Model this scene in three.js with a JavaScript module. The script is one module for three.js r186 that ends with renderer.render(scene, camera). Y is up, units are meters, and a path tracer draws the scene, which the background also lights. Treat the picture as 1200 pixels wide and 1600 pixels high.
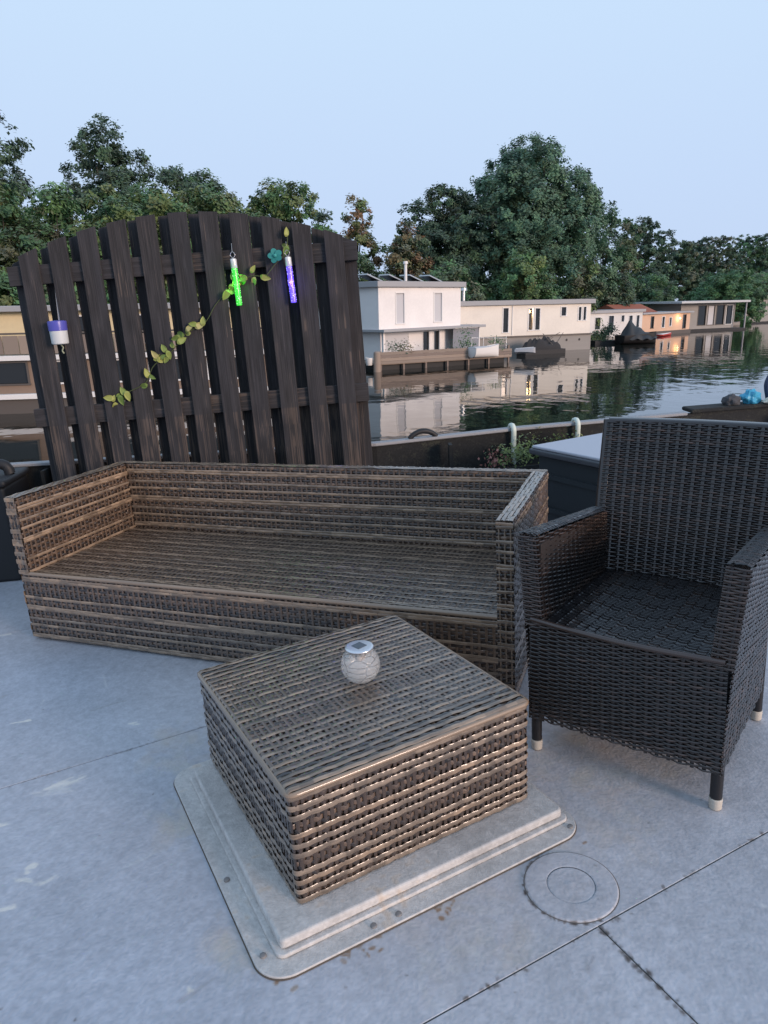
import * as THREE from 'three';
import { mergeGeometries } from 'three/addons/utils/BufferGeometryUtils.js';
import { RoundedBoxGeometry } from 'three/addons/geometries/RoundedBoxGeometry.js';

// ------------------------------------------------------------------ camera, sky, sun, exposure
const scene = new THREE.Scene();
const camera = new THREE.PerspectiveCamera(70.38, 3 / 4, 0.05, 2000);
camera.position.set(0, 1.3, 0);
camera.rotation.set(-0.2783, 0, -0.02, 'YXZ');
camera.updateMatrixWorld(true);

const SUN = new THREE.Vector3(0.72, 0.2, 0.64).normalize();
const sun = new THREE.DirectionalLight(new THREE.Color().setRGB(1, 0.76, 0.62), 2.65);
sun.position.copy(SUN).multiplyScalar(60);
sun.shadow.radius = 30;
sun.castShadow = true;
sun.shadow.mapSize.set(2048, 2048);
Object.assign(sun.shadow.camera, { left: -60, right: 60, top: 40, bottom: -40, near: 1, far: 240 });
scene.add(sun, sun.target);
{
  // clear dusk sky, paler towards the horizon
  const w = 256, h = 128, d = new Float32Array(w * h * 4);
  const stops = [[-90, .30, .34, .42], [-2, .50, .60, .78], [0, .53, .65, .87], [8, .54, .68, .91], [20, .565, .73, .94], [45, .48, .66, .90], [90, .40, .57, .84]];
  for (let j = 0; j < h; j++) {
    const el = -90 + 180 * (j + .5) / h;
    let k = 0; while (k < stops.length - 2 && el > stops[k + 1][0]) k++;
    const a = stops[k], b = stops[k + 1], t = Math.min(1, Math.max(0, (el - a[0]) / (b[0] - a[0])));
    for (let i = 0; i < w; i++) { const o = (j * w + i) * 4; for (let c = 0; c < 3; c++) d[o + c] = a[c + 1] + (b[c + 1] - a[c + 1]) * t; d[o + 3] = 1; }
  }
  const sky = new THREE.DataTexture(d, w, h, THREE.RGBAFormat, THREE.FloatType);
  sky.mapping = THREE.EquirectangularReflectionMapping; sky.magFilter = THREE.LinearFilter; sky.minFilter = THREE.LinearFilter; sky.needsUpdate = true;
  scene.background = sky; scene.environment = sky;
}
const renderer = new THREE.WebGLRenderer({ antialias: true });
renderer.toneMapping = THREE.LinearToneMapping;
renderer.toneMappingExposure = 1.05;
renderer.shadowMap.enabled = true;

// ------------------------------------------------------------------ helpers
function rngOf(seed) { let a = seed >>> 0; return () => { a |= 0; a = a + 0x6D2B79F5 | 0; let t = Math.imul(a ^ a >>> 15, 1 | a); t = t + Math.imul(t ^ t >>> 7, 61 | t) ^ t; return ((t ^ t >>> 14) >>> 0) / 4294967296; }; }
const V = (x, y, z) => new THREE.Vector3(x, y, z);
const lerp = (a, b, t) => a + (b - a) * t;
const col = (r, g, b) => new THREE.Color().setRGB(r, g, b);
const mat = (r, g, b, rough = .8, extra = {}) => new THREE.MeshStandardMaterial({ color: col(r, g, b), roughness: rough, side: THREE.DoubleSide, ...extra });
const names = {};
function numbered(n) { const k = names[n] = (names[n] ?? -1) + 1; return k ? `${n}_${String(k).padStart(3, '0')}` : n; }
const near = [];               // things that stand on the cambered deck: built in the deck's own frame, tilted with it at the end
function tag(o, label, category, group, kind) { if (label) o.userData.label = label; if (category) o.userData.category = category; if (group) o.userData.group = group; if (kind) o.userData.kind = kind; return o; }
function thing(name, label, category, group, onDeck = true) { const g = new THREE.Group(); g.name = numbered(name); tag(g, label, category, group); scene.add(g); if (onDeck) near.push(g); return g; }
function part(name, geo, m, parent) { if (m.vertexColors && !geo.attributes.color) geo.setAttribute('color', new THREE.Float32BufferAttribute(new Float32Array(geo.attributes.position.count * 3).fill(1), 3)); const o = new THREE.Mesh(geo, m); o.name = name; o.castShadow = o.receiveShadow = true; parent.add(o); return o; }
function topMesh(name, geo, m, label, category, group, onDeck = true) { const o = part(numbered(name), geo, m, scene); tag(o, label, category, group); if (onDeck) near.push(o); return o; }
function box(x0, x1, y0, y1, z0, z1, r = 0) {
  const w = x1 - x0, h = y1 - y0, d = z1 - z0;
  const g = r ? new RoundedBoxGeometry(w, h, d, 2, Math.min(r, w * .49, h * .49, d * .49)) : new THREE.BoxGeometry(w, h, d);
  g.translate((x0 + x1) / 2, (y0 + y1) / 2, (z0 + z1) / 2); return g;
}
function merge(list) { return mergeGeometries(list.map(g => { const q = g.index ? g.toNonIndexed() : g; for (const k of Object.keys(q.attributes)) if (!['position', 'normal', 'uv'].includes(k)) q.deleteAttribute(k); return q; })); }
function tube(pts, r, seg = 24, rad = 8, closed = false) { return new THREE.TubeGeometry(new THREE.CatmullRomCurve3(pts, closed), seg, r, rad, closed); }
function cyl(a, b, r0, r1, n = 10) { const d = b.clone().sub(a), L = d.length(); const g = new THREE.CylinderGeometry(r1, r0, L, n, 1); g.translate(0, L / 2, 0); g.applyQuaternion(new THREE.Quaternion().setFromUnitVectors(V(0, 1, 0), d.normalize())); g.translate(a.x, a.y, a.z); return g; }
const lathe = (pts, n = 24) => new THREE.LatheGeometry(pts.map(p => new THREE.Vector2(p[0], p[1])), n);
// value noise, tileable with integer periods
function noiseField(n, cells, seed) {
  const r = rngOf(seed), g = new Float32Array(cells * cells); for (let i = 0; i < g.length; i++) g[i] = r();
  const out = new Float32Array(n * n), s = t => t * t * (3 - 2 * t);
  for (let y = 0; y < n; y++) { const fy = y / n * cells, y0 = Math.floor(fy), ty = s(fy - y0), ya = (y0 % cells) * cells, yb = ((y0 + 1) % cells) * cells;
    for (let x = 0; x < n; x++) { const fx = x / n * cells, x0 = Math.floor(fx), tx = s(fx - x0), xa = x0 % cells, xb = (x0 + 1) % cells;
      out[y * n + x] = lerp(lerp(g[ya + xa], g[ya + xb], tx), lerp(g[yb + xa], g[yb + xb], tx), ty); } }
  return out;
}
function texFrom(n, fn, srgb = false, rep = true) {
  const d = new Uint8Array(n * n * 4), o = [0, 0, 0];
  for (let i = 0; i < n * n; i++) { fn(i % n, Math.floor(i / n), o); for (let c = 0; c < 3; c++) d[i * 4 + c] = Math.max(0, Math.min(255, o[c])); d[i * 4 + 3] = 255; }
  const t = new THREE.DataTexture(d, n, n, THREE.RGBAFormat); t.magFilter = THREE.LinearFilter; t.minFilter = THREE.LinearMipmapLinearFilter; t.generateMipmaps = true;
  if (rep) t.wrapS = t.wrapT = THREE.RepeatWrapping; if (srgb) t.colorSpace = THREE.SRGBColorSpace; t.needsUpdate = true; return t;
}

// ------------------------------------------------------------------ water, bank
const WY = -2.1;
{
  const n = 1024, T = 26, r = rngOf(77), hgt = new Float32Array(n * n), waves = [];
  for (let k = 0; k < 46; k++) {
    const lam = .22 * Math.pow(14, r()), ang = r() * Math.PI * 2;
    const kx = Math.round(T / lam * Math.cos(ang)), ky = Math.round(T / lam * Math.sin(ang)), L = T / Math.hypot(kx || .5, ky || .5);
    waves.push([kx, ky, r() * 6.28, Math.pow(L, 1.05)]);
  }
  const pt = noiseField(n, 5, 5), S = new Float32Array(4096); for (let i = 0; i < 4096; i++) S[i] = Math.sin(i / 4096 * 2 * Math.PI);
  for (const [kx, ky, ph, a] of waves) for (let y = 0; y < n; y++) { const b = ky * y / n + ph / 6.2832 + 64; for (let x = 0; x < n; x++) { const q = b + kx * x / n; hgt[y * n + x] += a * S[((q - Math.floor(q)) * 4096) | 0]; } }
  let lo = 1e9, hi = -1e9;
  for (let i = 0; i < n * n; i++) { hgt[i] *= .35 + .9 * pt[i]; lo = Math.min(lo, hgt[i]); hi = Math.max(hi, hgt[i]); }
  const bump = texFrom(n, (x, y, o) => { o[0] = o[1] = o[2] = (hgt[y * n + x] - lo) / (hi - lo) * 255; });
  bump.repeat.set(900 / T, 900 / T);
  const g = new THREE.PlaneGeometry(900, 900); g.rotateX(-Math.PI / 2);
  const m = new THREE.MeshPhysicalMaterial({ color: col(.012, .016, .014), roughness: .03, ior: 1.6, bumpMap: bump, bumpScale: .0105 });
  const w = part('water', g, m, scene); w.position.set(60, WY, -120); w.userData.kind = 'structure';
}
function extrudeXZ(pts, y0, y1, bevel = 0) {   // polygon of [x,z], extruded upwards
  const s = new THREE.Shape(pts.map(p => new THREE.Vector2(p[0], -p[1])));
  const g = new THREE.ExtrudeGeometry(s, { depth: y1 - y0 - 2 * bevel, bevelEnabled: bevel > 0, bevelThickness: bevel, bevelSize: bevel, bevelOffset: -bevel, bevelSegments: 1, curveSegments: 6 });
  g.rotateX(-Math.PI / 2); g.translate(0, y0 + bevel, 0); return g;
}
{
  const g = extrudeXZ([[-300, -20], [-60, -31], [-20, -35], [-5, -49], [8, -57], [18, -63], [29, -80], [44, -95], [64, -116], [110, -170], [200, -300], [200, -480], [-300, -480]], WY - .6, -1.55);
  const nz = noiseField(256, 24, 9);
  const m = new THREE.MeshStandardMaterial({ roughness: 1, map: texFrom(256, (x, y, o) => { const v = nz[y * 256 + x]; o[0] = 40 + 22 * v; o[1] = 50 + 30 * v; o[2] = 26 + 12 * v; }, true) });
  m.map.repeat.set(.1, .1);
  part('river_bank', g, m, scene).userData.kind = 'structure';
}

// ------------------------------------------------------------------ trees
const barkM = mat(.05, .042, .035, .95);
const leafM = new THREE.MeshPhysicalMaterial({ vertexColors: true, roughness: .9, transmission: .3, thickness: 0, side: THREE.DoubleSide });
function crownGeo(lobes, opt, seed) {
  const r = rngOf(seed), P = [], C = [], N = [], I = [];
  const gs = () => (r() + r() + r() - 1.5) / 1.5;
  const { leaf = .3, per = 70, tones, droop = 0, dens = 1 } = opt;
  let n = 0;
  for (const [lx, ly, lz, rx, ry, rz] of lobes) {
    const subs = Math.max(8, Math.round(dens * 10.5 * (rx * ry + ry * rz + rx * rz) / 3));
    for (let s = 0; s < subs; s++) {
      let a = V(gs(), gs(), gs()).normalize(); if (a.y < -.55 && r() < .7) a.y *= -1;
      const q = .62 + .42 * r();
      const c = V(lx + a.x * rx * q, ly + a.y * ry * q, lz + a.z * rz * q), cr = .34 + .36 * r();
      const tone = tones[Math.floor(r() * tones.length)], tv = .78 + .44 * r();
      const m = Math.round(per * (.5 + r()) * cr * cr / .26);
      for (let k = 0; k < m; k++) {
        const e = V(gs(), gs() * .8, gs()).multiplyScalar(cr * 1.15), p = c.clone().add(e);
        if (droop) p.y -= droop * r() * r();
        const nn = a.clone().multiplyScalar(.7).add(V(gs(), gs() + .45, gs())).normalize();
        const u = V(gs(), gs() - droop * .7, gs()).cross(nn).normalize(), w = nn.clone().cross(u);
        const L = leaf * (.55 + .7 * r()), W = L * (.42 + .2 * r());
        const v = tv * (.8 + .4 * r());
        for (const [x, y] of [[-L / 2, 0], [0, -W / 2], [L / 2, 0], [0, W / 2]]) { P.push(p.x + u.x * x + w.x * y, p.y + u.y * x + w.y * y, p.z + u.z * x + w.z * y); N.push(nn.x, nn.y, nn.z); C.push(tone[0] * v, tone[1] * v, tone[2] * v); }
        I.push(n, n + 1, n + 2, n, n + 2, n + 3); n += 4;
      }
    }
  }
  const g = new THREE.BufferGeometry();
  g.setAttribute('position', new THREE.Float32BufferAttribute(P, 3)); g.setAttribute('normal', new THREE.Float32BufferAttribute(N, 3)); g.setAttribute('color', new THREE.Float32BufferAttribute(C, 3)); g.setIndex(I);
  return g;
}
const TONE = {
  dark: [[0.057, 0.12, 0.07], [0.075, 0.146, 0.073], [0.047, 0.099, 0.065]],
  mid: [[0.094, 0.208, 0.081], [0.115, 0.235, 0.081], [0.075, 0.176, 0.079]],
  yellow: [[0.155, 0.219, 0.069], [0.127, 0.203, 0.067], [0.168, 0.208, 0.08]],
  willow: [[0.101, 0.204, 0.122], [0.12, 0.229, 0.127], [0.084, 0.175, 0.112]],
  autumn: [[0.209, 0.165, 0.077], [0.154, 0.163, 0.07], [0.231, 0.143, 0.077]],
  brown: [[0.146, 0.159, 0.097], [0.117, 0.161, 0.083], [0.096, 0.159, 0.078]],
};
function tree(name, x, z, H, w, kind, label, opt = {}) {
  const seed = Math.round(Math.abs(x * 131 + z * 17 + H * 7)) + 3, r = rngOf(seed);
  const g = thing(name, label, opt.cat ?? 'tree', opt.group, false);
  const y0 = opt.y0 ?? -1.7; g.position.set(x, y0, z);
  const h = H - (y0 - WY), R = w / 2 * 1.16, base = opt.base ?? .22;      // h: height of the top over the foot
  const lobes = [];
  const n = opt.lobes ?? 9;
  for (let k = 0; k < n; k++) {
    const t = (k + .5) / n, ang = k * 2.4 + r() * .8;
    const yy = h * (base + (1 - base) * (.06 + .82 * t));
    const prof = opt.shape === 'cone' ? 1 - .8 * t : opt.shape === 'column' ? .75 - .3 * Math.pow(t, 3) : Math.sqrt(Math.max(.08, 1 - Math.pow((t - .38) / .72, 2)));
    const rad = R * prof, lr = Math.max(R * .30, rad * (.42 + .2 * r()));
    lobes.push([Math.cos(ang) * (rad - lr * .8) * (.7 + .5 * r()), yy, Math.sin(ang) * (rad - lr * .8) * .9, lr, lr * (.8 + .3 * r()), lr]);
  }
  lobes.push([0, h * (1 - .13), 0, R * .36, h * .13, R * .36], [0, h * (base + (1 - base) * .45), 0, R * .62, h * (1 - base) * .36, R * .6]);
  for (const e of opt.extra ?? []) lobes.push(e);
  const tr = Math.max(.1, h * .018), parts = [];
  const bend = V((r() - .5) * .6, h * (base + .35), (r() - .5) * .5);
  parts.push(cyl(V(0, -.2, 0), V(bend.x * .4, bend.y * .5, bend.z * .4), tr * 1.25, tr, 8), cyl(V(bend.x * .4, bend.y * .5, bend.z * .4), bend, tr, tr * .55, 8));
  for (const l of lobes) { const a = V(0, 0, 0).lerp(bend, .45 + .5 * r()); parts.push(cyl(a, V(l[0], l[1], l[2]), tr * .42, tr * .12, 5)); }
  const T = Array.isArray(kind) ? kind.flatMap(k => TONE[k]) : TONE[kind];
  part('trunk', merge(parts), barkM, g);
  part('crown', crownGeo(lobes, { leaf: opt.leaf ?? .3, per: opt.per ?? 62, tones: T, droop: opt.droop ?? 0, dens: opt.dens ?? 1 }, seed), leafM, g);
  return g;
}
const TG = 'trees on the far bank';
tree('broadleaf_tree', -27.9, -53, 17.2, 8.5, 'dark', 'tall dark tree cut off by the left edge of the picture', { group: TG, lobes: 12, dens: .8 });
tree('broadleaf_tree', -20.9, -62, 17.6, 7.4, 'dark', 'tall dark tree with ragged crown behind the left half of the fence', { group: TG, lobes: 13, dens: .8, extra: [[4.6, 12.2, 0, 2.2, 1.7, 2], [6.4, 10.8, 0, 1.9, 1.5, 1.8]] });
tree('shrub', -21.4, -44, 10.5, 6.2, ['mid', 'yellow'], 'broad green shrub at the left edge above the yellow houseboat', { group: TG, base: 0, cat: 'shrub', dens: 1.1 });
tree('shrub', -18.6, -44.5, 10.3, 5.8, ['mid', 'mid', 'brown'], 'brownish green shrub above the left corner of the fence', { group: TG, base: 0, cat: 'shrub', dens: 1.1 });
tree('shrub', -24.8, -46, 10.2, 5.6, 'mid', 'green shrub half out of the picture at the left edge', { group: TG, base: 0, cat: 'shrub' });
tree('shrub', -16.0, -46, 10.5, 5.4, ['mid', 'yellow'], 'light green shrub under the tall ragged tree', { group: TG, base: 0, cat: 'shrub', dens: 1.1 });
tree('shrub', -14.2, -49, 10.9, 6.6, ['mid', 'yellow'], 'rounded yellowish green shrub behind the rising top of the fence', { group: TG, base: .1, cat: 'shrub' });
tree('shrub', -11.6, -51, 11.0, 6.0, ['yellow', 'mid'], 'bright yellow green shrub just left of the fence apex', { group: TG, base: .1, cat: 'shrub' });
tree('broadleaf_tree', -14.8, -66, 14.2, 10.0, ['dark', 'mid', 'mid'], 'round dark green tree right of the tall ragged tree', { group: TG, base: 0, dens: 1.2 });
tree('broadleaf_tree', -8.6, -64, 13.2, 9.2, ['yellow', 'mid'], 'rounded yellow green tree behind the right half of the fence', { group: TG, base: 0, dens: 1.2 });
tree('shrub', -11.6, -61, 11.9, 5.4, ['mid', 'yellow'], 'low green shrub filling the dip between the two round trees behind the fence', { group: TG, base: 0, cat: 'shrub', dens: 1.2 });
tree('broadleaf_tree', -4.4, -62, 10.6, 3.6, ['dark', 'mid'], 'low dark green tree behind the right end of the fence', { group: TG, base: .05 });
tree('birch_tree', -1.8, -66, 12.4, 5.4, ['autumn', 'yellow'], 'slim yellowing tree beside the right corner of the fence', { group: TG, base: .1, shape: 'column', dens: .8 });
tree('shrub', 2.2, -64, 10.0, 4.4, ['brown', 'autumn'], 'reddish brown shrub behind the chimney of the white houseboat', { group: TG, base: .05, cat: 'shrub' });
tree('broadleaf_tree', 6.4, -70, 13.6, 9.4, 'dark', 'dark broad tree left of the huge willow', { group: TG, base: .08, lobes: 12 });
tree('willow_tree', 13.9, -71, 17.6, 11.4, 'willow', 'huge billowing willow, the tallest tree on the far bank', { group: TG, lobes: 18, base: .08, droop: .7, dens: .95, extra: [[-3.9, 12.0, 0, 2.3, 2.3, 2.2], [3.7, 12.3, 0, 2.4, 2.3, 2.3], [-.8, 14.6, 0, 2.2, 1.6, 2.0], [5.2, 9.4, 0, 2.2, 2.6, 2.2]] });
tree('broadleaf_tree', 21.8, -75, 13.0, 5.2, 'willow', 'greyish green tree on the right shoulder of the huge willow', { group: TG, base: .04, shape: 'column', droop: .6 });
tree('broadleaf_tree', 25.4, -79, 11.6, 4.4, ['mid', 'brown'], 'slim mid green tree above the low white houseboat', { group: TG, base: .04, shape: 'column' });
tree('broadleaf_tree', 46.8, -135.0, 17.3, 10.5, 'dark', 'dark tree with peaked crown above the orange houseboat', { group: TG, leaf: 0.45, per: 40, dens: .55, base: .06, lobes: 11 });
tree('broadleaf_tree', 64.6, -166.6, 15.6, 12.6, ['dark', 'brown'], 'dull brownish tree above the grey flat roof', { group: TG, leaf: 0.51, per: 40, dens: .55, base: .04 });
tree('broadleaf_tree', 82.6, -192.5, 18.1, 15.8, ['dark', 'brown'], 'wide dark tree with low dome right of the dull brownish tree', { group: TG, leaf: 0.53, per: 40, dens: .55, base: .05 });
tree('broadleaf_tree', 98.9, -203.0, 18.8, 17.5, ['dark', 'mid'], 'rounded dark tree nearest the right edge of the picture', { group: TG, leaf: 0.53, per: 40, dens: .55, base: .05 });
tree('broadleaf_tree', 115.5, -217.0, 17.7, 17.5, 'dark', 'dark tree cut off by the right edge of the picture', { group: TG, leaf: 0.53, per: 40, dens: .55, base: .05 });
const SG = 'shrubs behind the houseboats';
tree('shrub', 5.4, -60, 6.4, 6.0, ['brown', 'mid'], 'olive brown shrub behind the gap between white and cream houseboats', { group: SG, base: 0, cat: 'shrub' });
tree('shrub', 11.6, -62, 7.4, 5.6, ['yellow', 'mid'], 'bright yellow green dome shaped shrub above the cream houseboat roof', { group: SG, base: 0, cat: 'shrub' });
tree('shrub', 17.6, -66, 6.8, 3.2, ['yellow', 'brown'], 'narrow olive shrub above the right end of the cream roof', { group: SG, base: 0, cat: 'shrub' });
tree('shrub', 44.4, -97, 6.2, 9, 'mid', 'low green shrub behind the grey flat roofed houseboat', { group: SG, base: 0, cat: 'shrub' });
tree('shrub', 54.6, -109, 6.6, 10, ['mid', 'brown'], 'low green shrub behind the farthest houseboat', { group: SG, base: 0, cat: 'shrub' });
tree('shrub', 22.8, -76, 6.0, 5.5, ['dark', 'brown'], 'dark low shrub behind the low white houseboat', { group: SG, base: 0, cat: 'shrub' });
tree('shrub', 30.5, -86, 5.6, 6.5, ['dark', 'mid'], 'dark low shrub behind the orange houseboat', { group: SG, base: 0, cat: 'shrub' });
tree('shrub', -3.2, -56, 7.4, 6.0, ['dark', 'mid'], 'dark shrub hidden behind the lower right of the fence', { group: SG, base: 0, cat: 'shrub' });

// ------------------------------------------------------------------ far houseboats
const plaster = (r, g, b, seed) => { const n = 256, a = noiseField(n, 7, seed), b2 = noiseField(n, 60, seed + 1);
  const m = mat(1, 1, 1, .85); m.map = texFrom(n, (x, y, o) => { const v = .9 + .12 * a[y * n + x] + .05 * b2[y * n + x]; const e = c => Math.pow(Math.min(1, c * v), 1 / 2.2) * 255; o[0] = e(r); o[1] = e(g); o[2] = e(b); }, true); m.map.repeat.set(.2, .2); return m; };
const M = {
  white: plaster(.80, .77, .75, 11), cream: plaster(.80, .74, .66, 13), whiteLow: plaster(.66, .64, .62, 15), orange: plaster(.66, .44, .31, 17), grey: plaster(.32, .30, .28, 19), yellow: plaster(.70, .58, .36, 21), brownWall: plaster(.24, .17, .125, 23),
  fascia: mat(.34, .34, .35, .7), roofTop: mat(.22, .22, .22, .9), roofPale: mat(.5, .5, .5, .8), frameW: mat(.74, .72, .70, .6), frameD: mat(.10, .085, .075, .6), redRoof: mat(.30, .10, .06, .85),
  pane: new THREE.MeshPhysicalMaterial({ color: col(.02, .022, .024), roughness: .06 }), glass: new THREE.MeshPhysicalMaterial({ color: col(.9, .9, .9), roughness: .02, transmission: 1, thickness: 0 }),
  blind: mat(.52, .52, .54, .7), hull: plaster(.30, .28, .26, 25), hullDark: mat(.02, .02, .022, .7), metal: mat(.55, .55, .55, .35, { metalness: .8 }), interior: mat(.16, .12, .09, .9),
  wood: [mat(.25, .20, .165, .85), mat(.30, .235, .19, .85), mat(.21, .165, .14, .85)], tarp: mat(.22, .23, .26, .7), black: mat(.012, .012, .014, .6), solar: mat(.02, .024, .04, .25),
};
function wallWithHoles(L, h, holes, t = .14) {
  const s = new THREE.Shape([[0, 0], [L, 0], [L, h], [0, h]].map(p => new THREE.Vector2(...p)));
  for (const [a, b, c, d] of holes) s.holes.push(new THREE.Path([[a, c], [a, d], [b, d], [b, c]].map(p => new THREE.Vector2(...p))));
  const g = new THREE.ExtrudeGeometry(s, { depth: t, bevelEnabled: false }); g.translate(0, 0, -t); return g;
}
// a cabin whose front wall has real openings; windows: [u0,u1,h0,h1,{frame,pane}]
function cabin(g, u0, u1, y0, y1, depth, m, wins, opt = {}) {
  const L = u1 - u0, h = y1 - y0, z = opt.z ?? 0;
  const w = part('wall', merge([wallWithHoles(L, h, wins.map(q => [q[0] - u0, q[1] - u0, q[2] - y0, q[3] - y0])), box(0, .14, 0, h, -depth, -.145), box(L - .14, L, 0, h, -depth, -.145), box(.142, L - .142, 0, h, -depth, -depth + .14), box(.142, L - .142, h - .1, h - .002, -depth + .142, -.142)]), m, g);
  w.position.set(u0, y0, z);
  for (const [a, b, c, d, o = {}] of wins) {
    const f = .055, wi = part(o.door ? 'door' : 'window', merge([box(a - .04, b + .04, d, d + f, z - .06, z + .03), box(a - .06, b + .06, c - f, c, z - .06, z + .06), box(a - .04, a + .03, c, d, z - .06, z + .028), box(b - .03, b + .04, c, d, z - .06, z + .028)]), o.frame ?? M.frameW, g);
    part('pane', box(a + .031, b - .031, c + .001, d - .001, z - .075, z - .063), o.pane ?? M.pane, wi);
  }
  return w;
}
function boat(name, label, x, z, yaw) { const g = thing(name, label, 'houseboat', 'houseboats moored along the far bank', false); g.position.set(x, WY, z); g.rotation.y = yaw; return g; }
function lampIn(g, x, y, z, r, power) {
  const b = part('lamp', new THREE.SphereGeometry(r, 16, 12), new THREE.MeshStandardMaterial({ color: col(.9, .8, .6), emissive: col(1, .62, .26), emissiveIntensity: 5 }), g); b.position.set(x, y, z);
  const l = new THREE.PointLight(col(1, .66, .32), power, 12); l.position.set(x, y, z); l.shadow.radius = r * 50; l.castShadow = true; g.add(l); l.name = 'lamp_glow';
}
{ // white two storey houseboat
  const g = boat('white_houseboat', 'white two storey houseboat with flat roof, right beside the fence', -.04, -42, .776);
  cabin(g, -.05, 7.1, 2.05, 4.34, 5.2, M.white, [[1.32, 2.03, 2.35, 4.0, { pane: M.blind }], [4.6, 5.33, 2.35, 4.0, { pane: M.blind }]]);
  const rf = part('roof', box(-.32, 7.34, 4.34, 4.64, -5.5, .25, .02), M.fascia, g);
  part('roof_sheet', box(-.2, 7.2, 4.645, 4.66, -5.4, .15), M.roofTop, rf);
  cabin(g, .35, 7.0, .3, 1.9, 4.4, M.white, [[3.95, 4.55, .5, 1.78, { door: 1, frame: M.frameW }], [4.95, 5.5, .5, 1.78, { door: 1 }]], { z: -.35 });
  part('wall_panel', box(.6, 2.7, .5, 1.75, -.345, -.31), M.blind, g);
  part('ledge', box(-.2, 9.0, 1.9, 2.05, -4.6, .55, .02), M.fascia, g);
  part('post', box(.28, .42, .3, 1.9, -.15, 0), M.white, g); part('post', box(8.6, 8.7, .3, 1.9, .2, .3), M.frameW, g);
  part('tarpaulin', (() => { const q = new THREE.PlaneGeometry(2.5, 1.35, 16, 6), p = q.attributes.position; for (let i = 0; i < p.count; i++) p.setZ(i, .05 * Math.sin(p.getX(i) * 7) * (.7 - p.getY(i))); q.computeVertexNormals(); q.translate(7.3, 1.2, .3); return q; })(), M.tarp, g);
  part('chimney', merge([cyl(V(3, 4.6, -.8), V(3, 5.65, -.8), .09, .09), cyl(V(3, 5.65, -.8), V(3, 5.8, -.8), .15, .13)]), M.frameW, g);
  for (let k = 0; k < 4; k++) { const s = part('solar_panel', merge([box(-.8, .8, -.02, .02, -.5, .5)]), M.solar, g); s.position.set(.9 + k * 1.75, 4.86, -1.6); s.rotation.set(0, 0, -.3); s.scale.set(.8, 1, .8); part('panel_frame', merge([box(-.84, .84, -.03, .04, .5, .55), box(-.84, .84, -.03, .04, -.55, -.5), box(-.85, -.8, -.03, .04, -.5, .5), box(.8, .85, -.03, .04, -.5, .5)]), M.metal, s); }
  part('hull', box(-.4, 9.2, -.4, .3, -5.6, .2), M.hullDark, g);
}
{ // timber pontoon in front of it
  const g = thing('pontoon', 'brown timber pontoon with plank sides in front of the white houseboat', 'pontoon', null, false); g.position.set(-.11, WY, -39.2); g.rotation.y = .478;
  part('float', box(.3, 8.4, -.4, .28, -2.2, -.3), M.hullDark, g); part('deck_board', box(0, 8.7, .3, .38, -2.4, -.05), M.wood[1], g);
  const r = rngOf(4);
  for (let k = 0; k < 4; k++) part('plank', box(0, 5.6 + r() * .1, .34 + k * .16, .49 + k * .16, -.05, .02 + r() * .02), M.wood[k % 3], g);
  for (let k = 0; k < 3; k++) part('plank', box(5.75, 8.7, .34 + k * .16, .485 + k * .16, -.05, .02 + r() * .02), M.wood[(k + 1) % 3], g);
  for (let k = 0; k < 7; k++) part('post', box(.1 + k * 1.4, .2 + k * 1.4, -.3, 1.0, -.16, -.055), M.wood[2], g);
  part('rail', merge([cyl(V(5.9, 1.5, 0), V(8.3, 1.4, 0), .02, .02), ...[5.9, 6.7, 7.5, 8.3].map(x => cyl(V(x, .8, 0), V(x, 1.48, 0), .02, .02))]), M.metal, g);
}
topMesh('mooring_pile', merge([cyl(V(0, -1, 0), V(.02, 1.0, 0), .2, .18, 12), cyl(V(.02, 1.0, 0), V(.02, 1.05, 0), .18, .12, 12)]), M.wood[1], 'brown timber mooring pile at the left end of the pontoon', 'post', null, false).position.set(-.22, WY, -38.7);
topMesh('bucket', lathe([[0, 0], [.16, 0], [.2, .36], [.21, .38], [.19, .38], [.15, .03], [0, .03]]), M.frameW, 'small white bucket hanging on the mooring pile', 'bucket', null, false).position.set(-.62, WY + .35, -38.75);
{ const r = rngOf(8); for (let k = 0; k < 5; k++) { const pt = thing('potted_plant', ['small dark potted plant', 'round reddish potted plant', 'tall green potted plant', 'grey green potted plant', 'bushy green potted plant'][k] + ' on the deck of the white houseboat pontoon', 'plant', 'potted plants on the pontoon', false);
  const u = [1.3, 1.9, 6.0, 5.6, 7.9][k]; pt.position.set(-.11 + Math.cos(.478) * u - .5 * Math.sin(.478), WY + .385, -39.2 - Math.sin(.478) * u - .5 * Math.cos(.478));
  part('pot', lathe([[0, 0], [.14, 0], [.2, .34], [.17, .34], [.16, .3], [0, .3]], 14), M.wood[k % 3], pt); part('foliage', crownGeo([[0, .62 + (k === 2 ? .3 : 0), 0, .3, .34 + (k === 2 ? .35 : 0), .3]], { leaf: .14, per: 22, tones: TONE[['dark', 'autumn', 'mid', 'willow', 'mid'][k]] }, 60 + k), leafM, pt); } }
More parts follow.
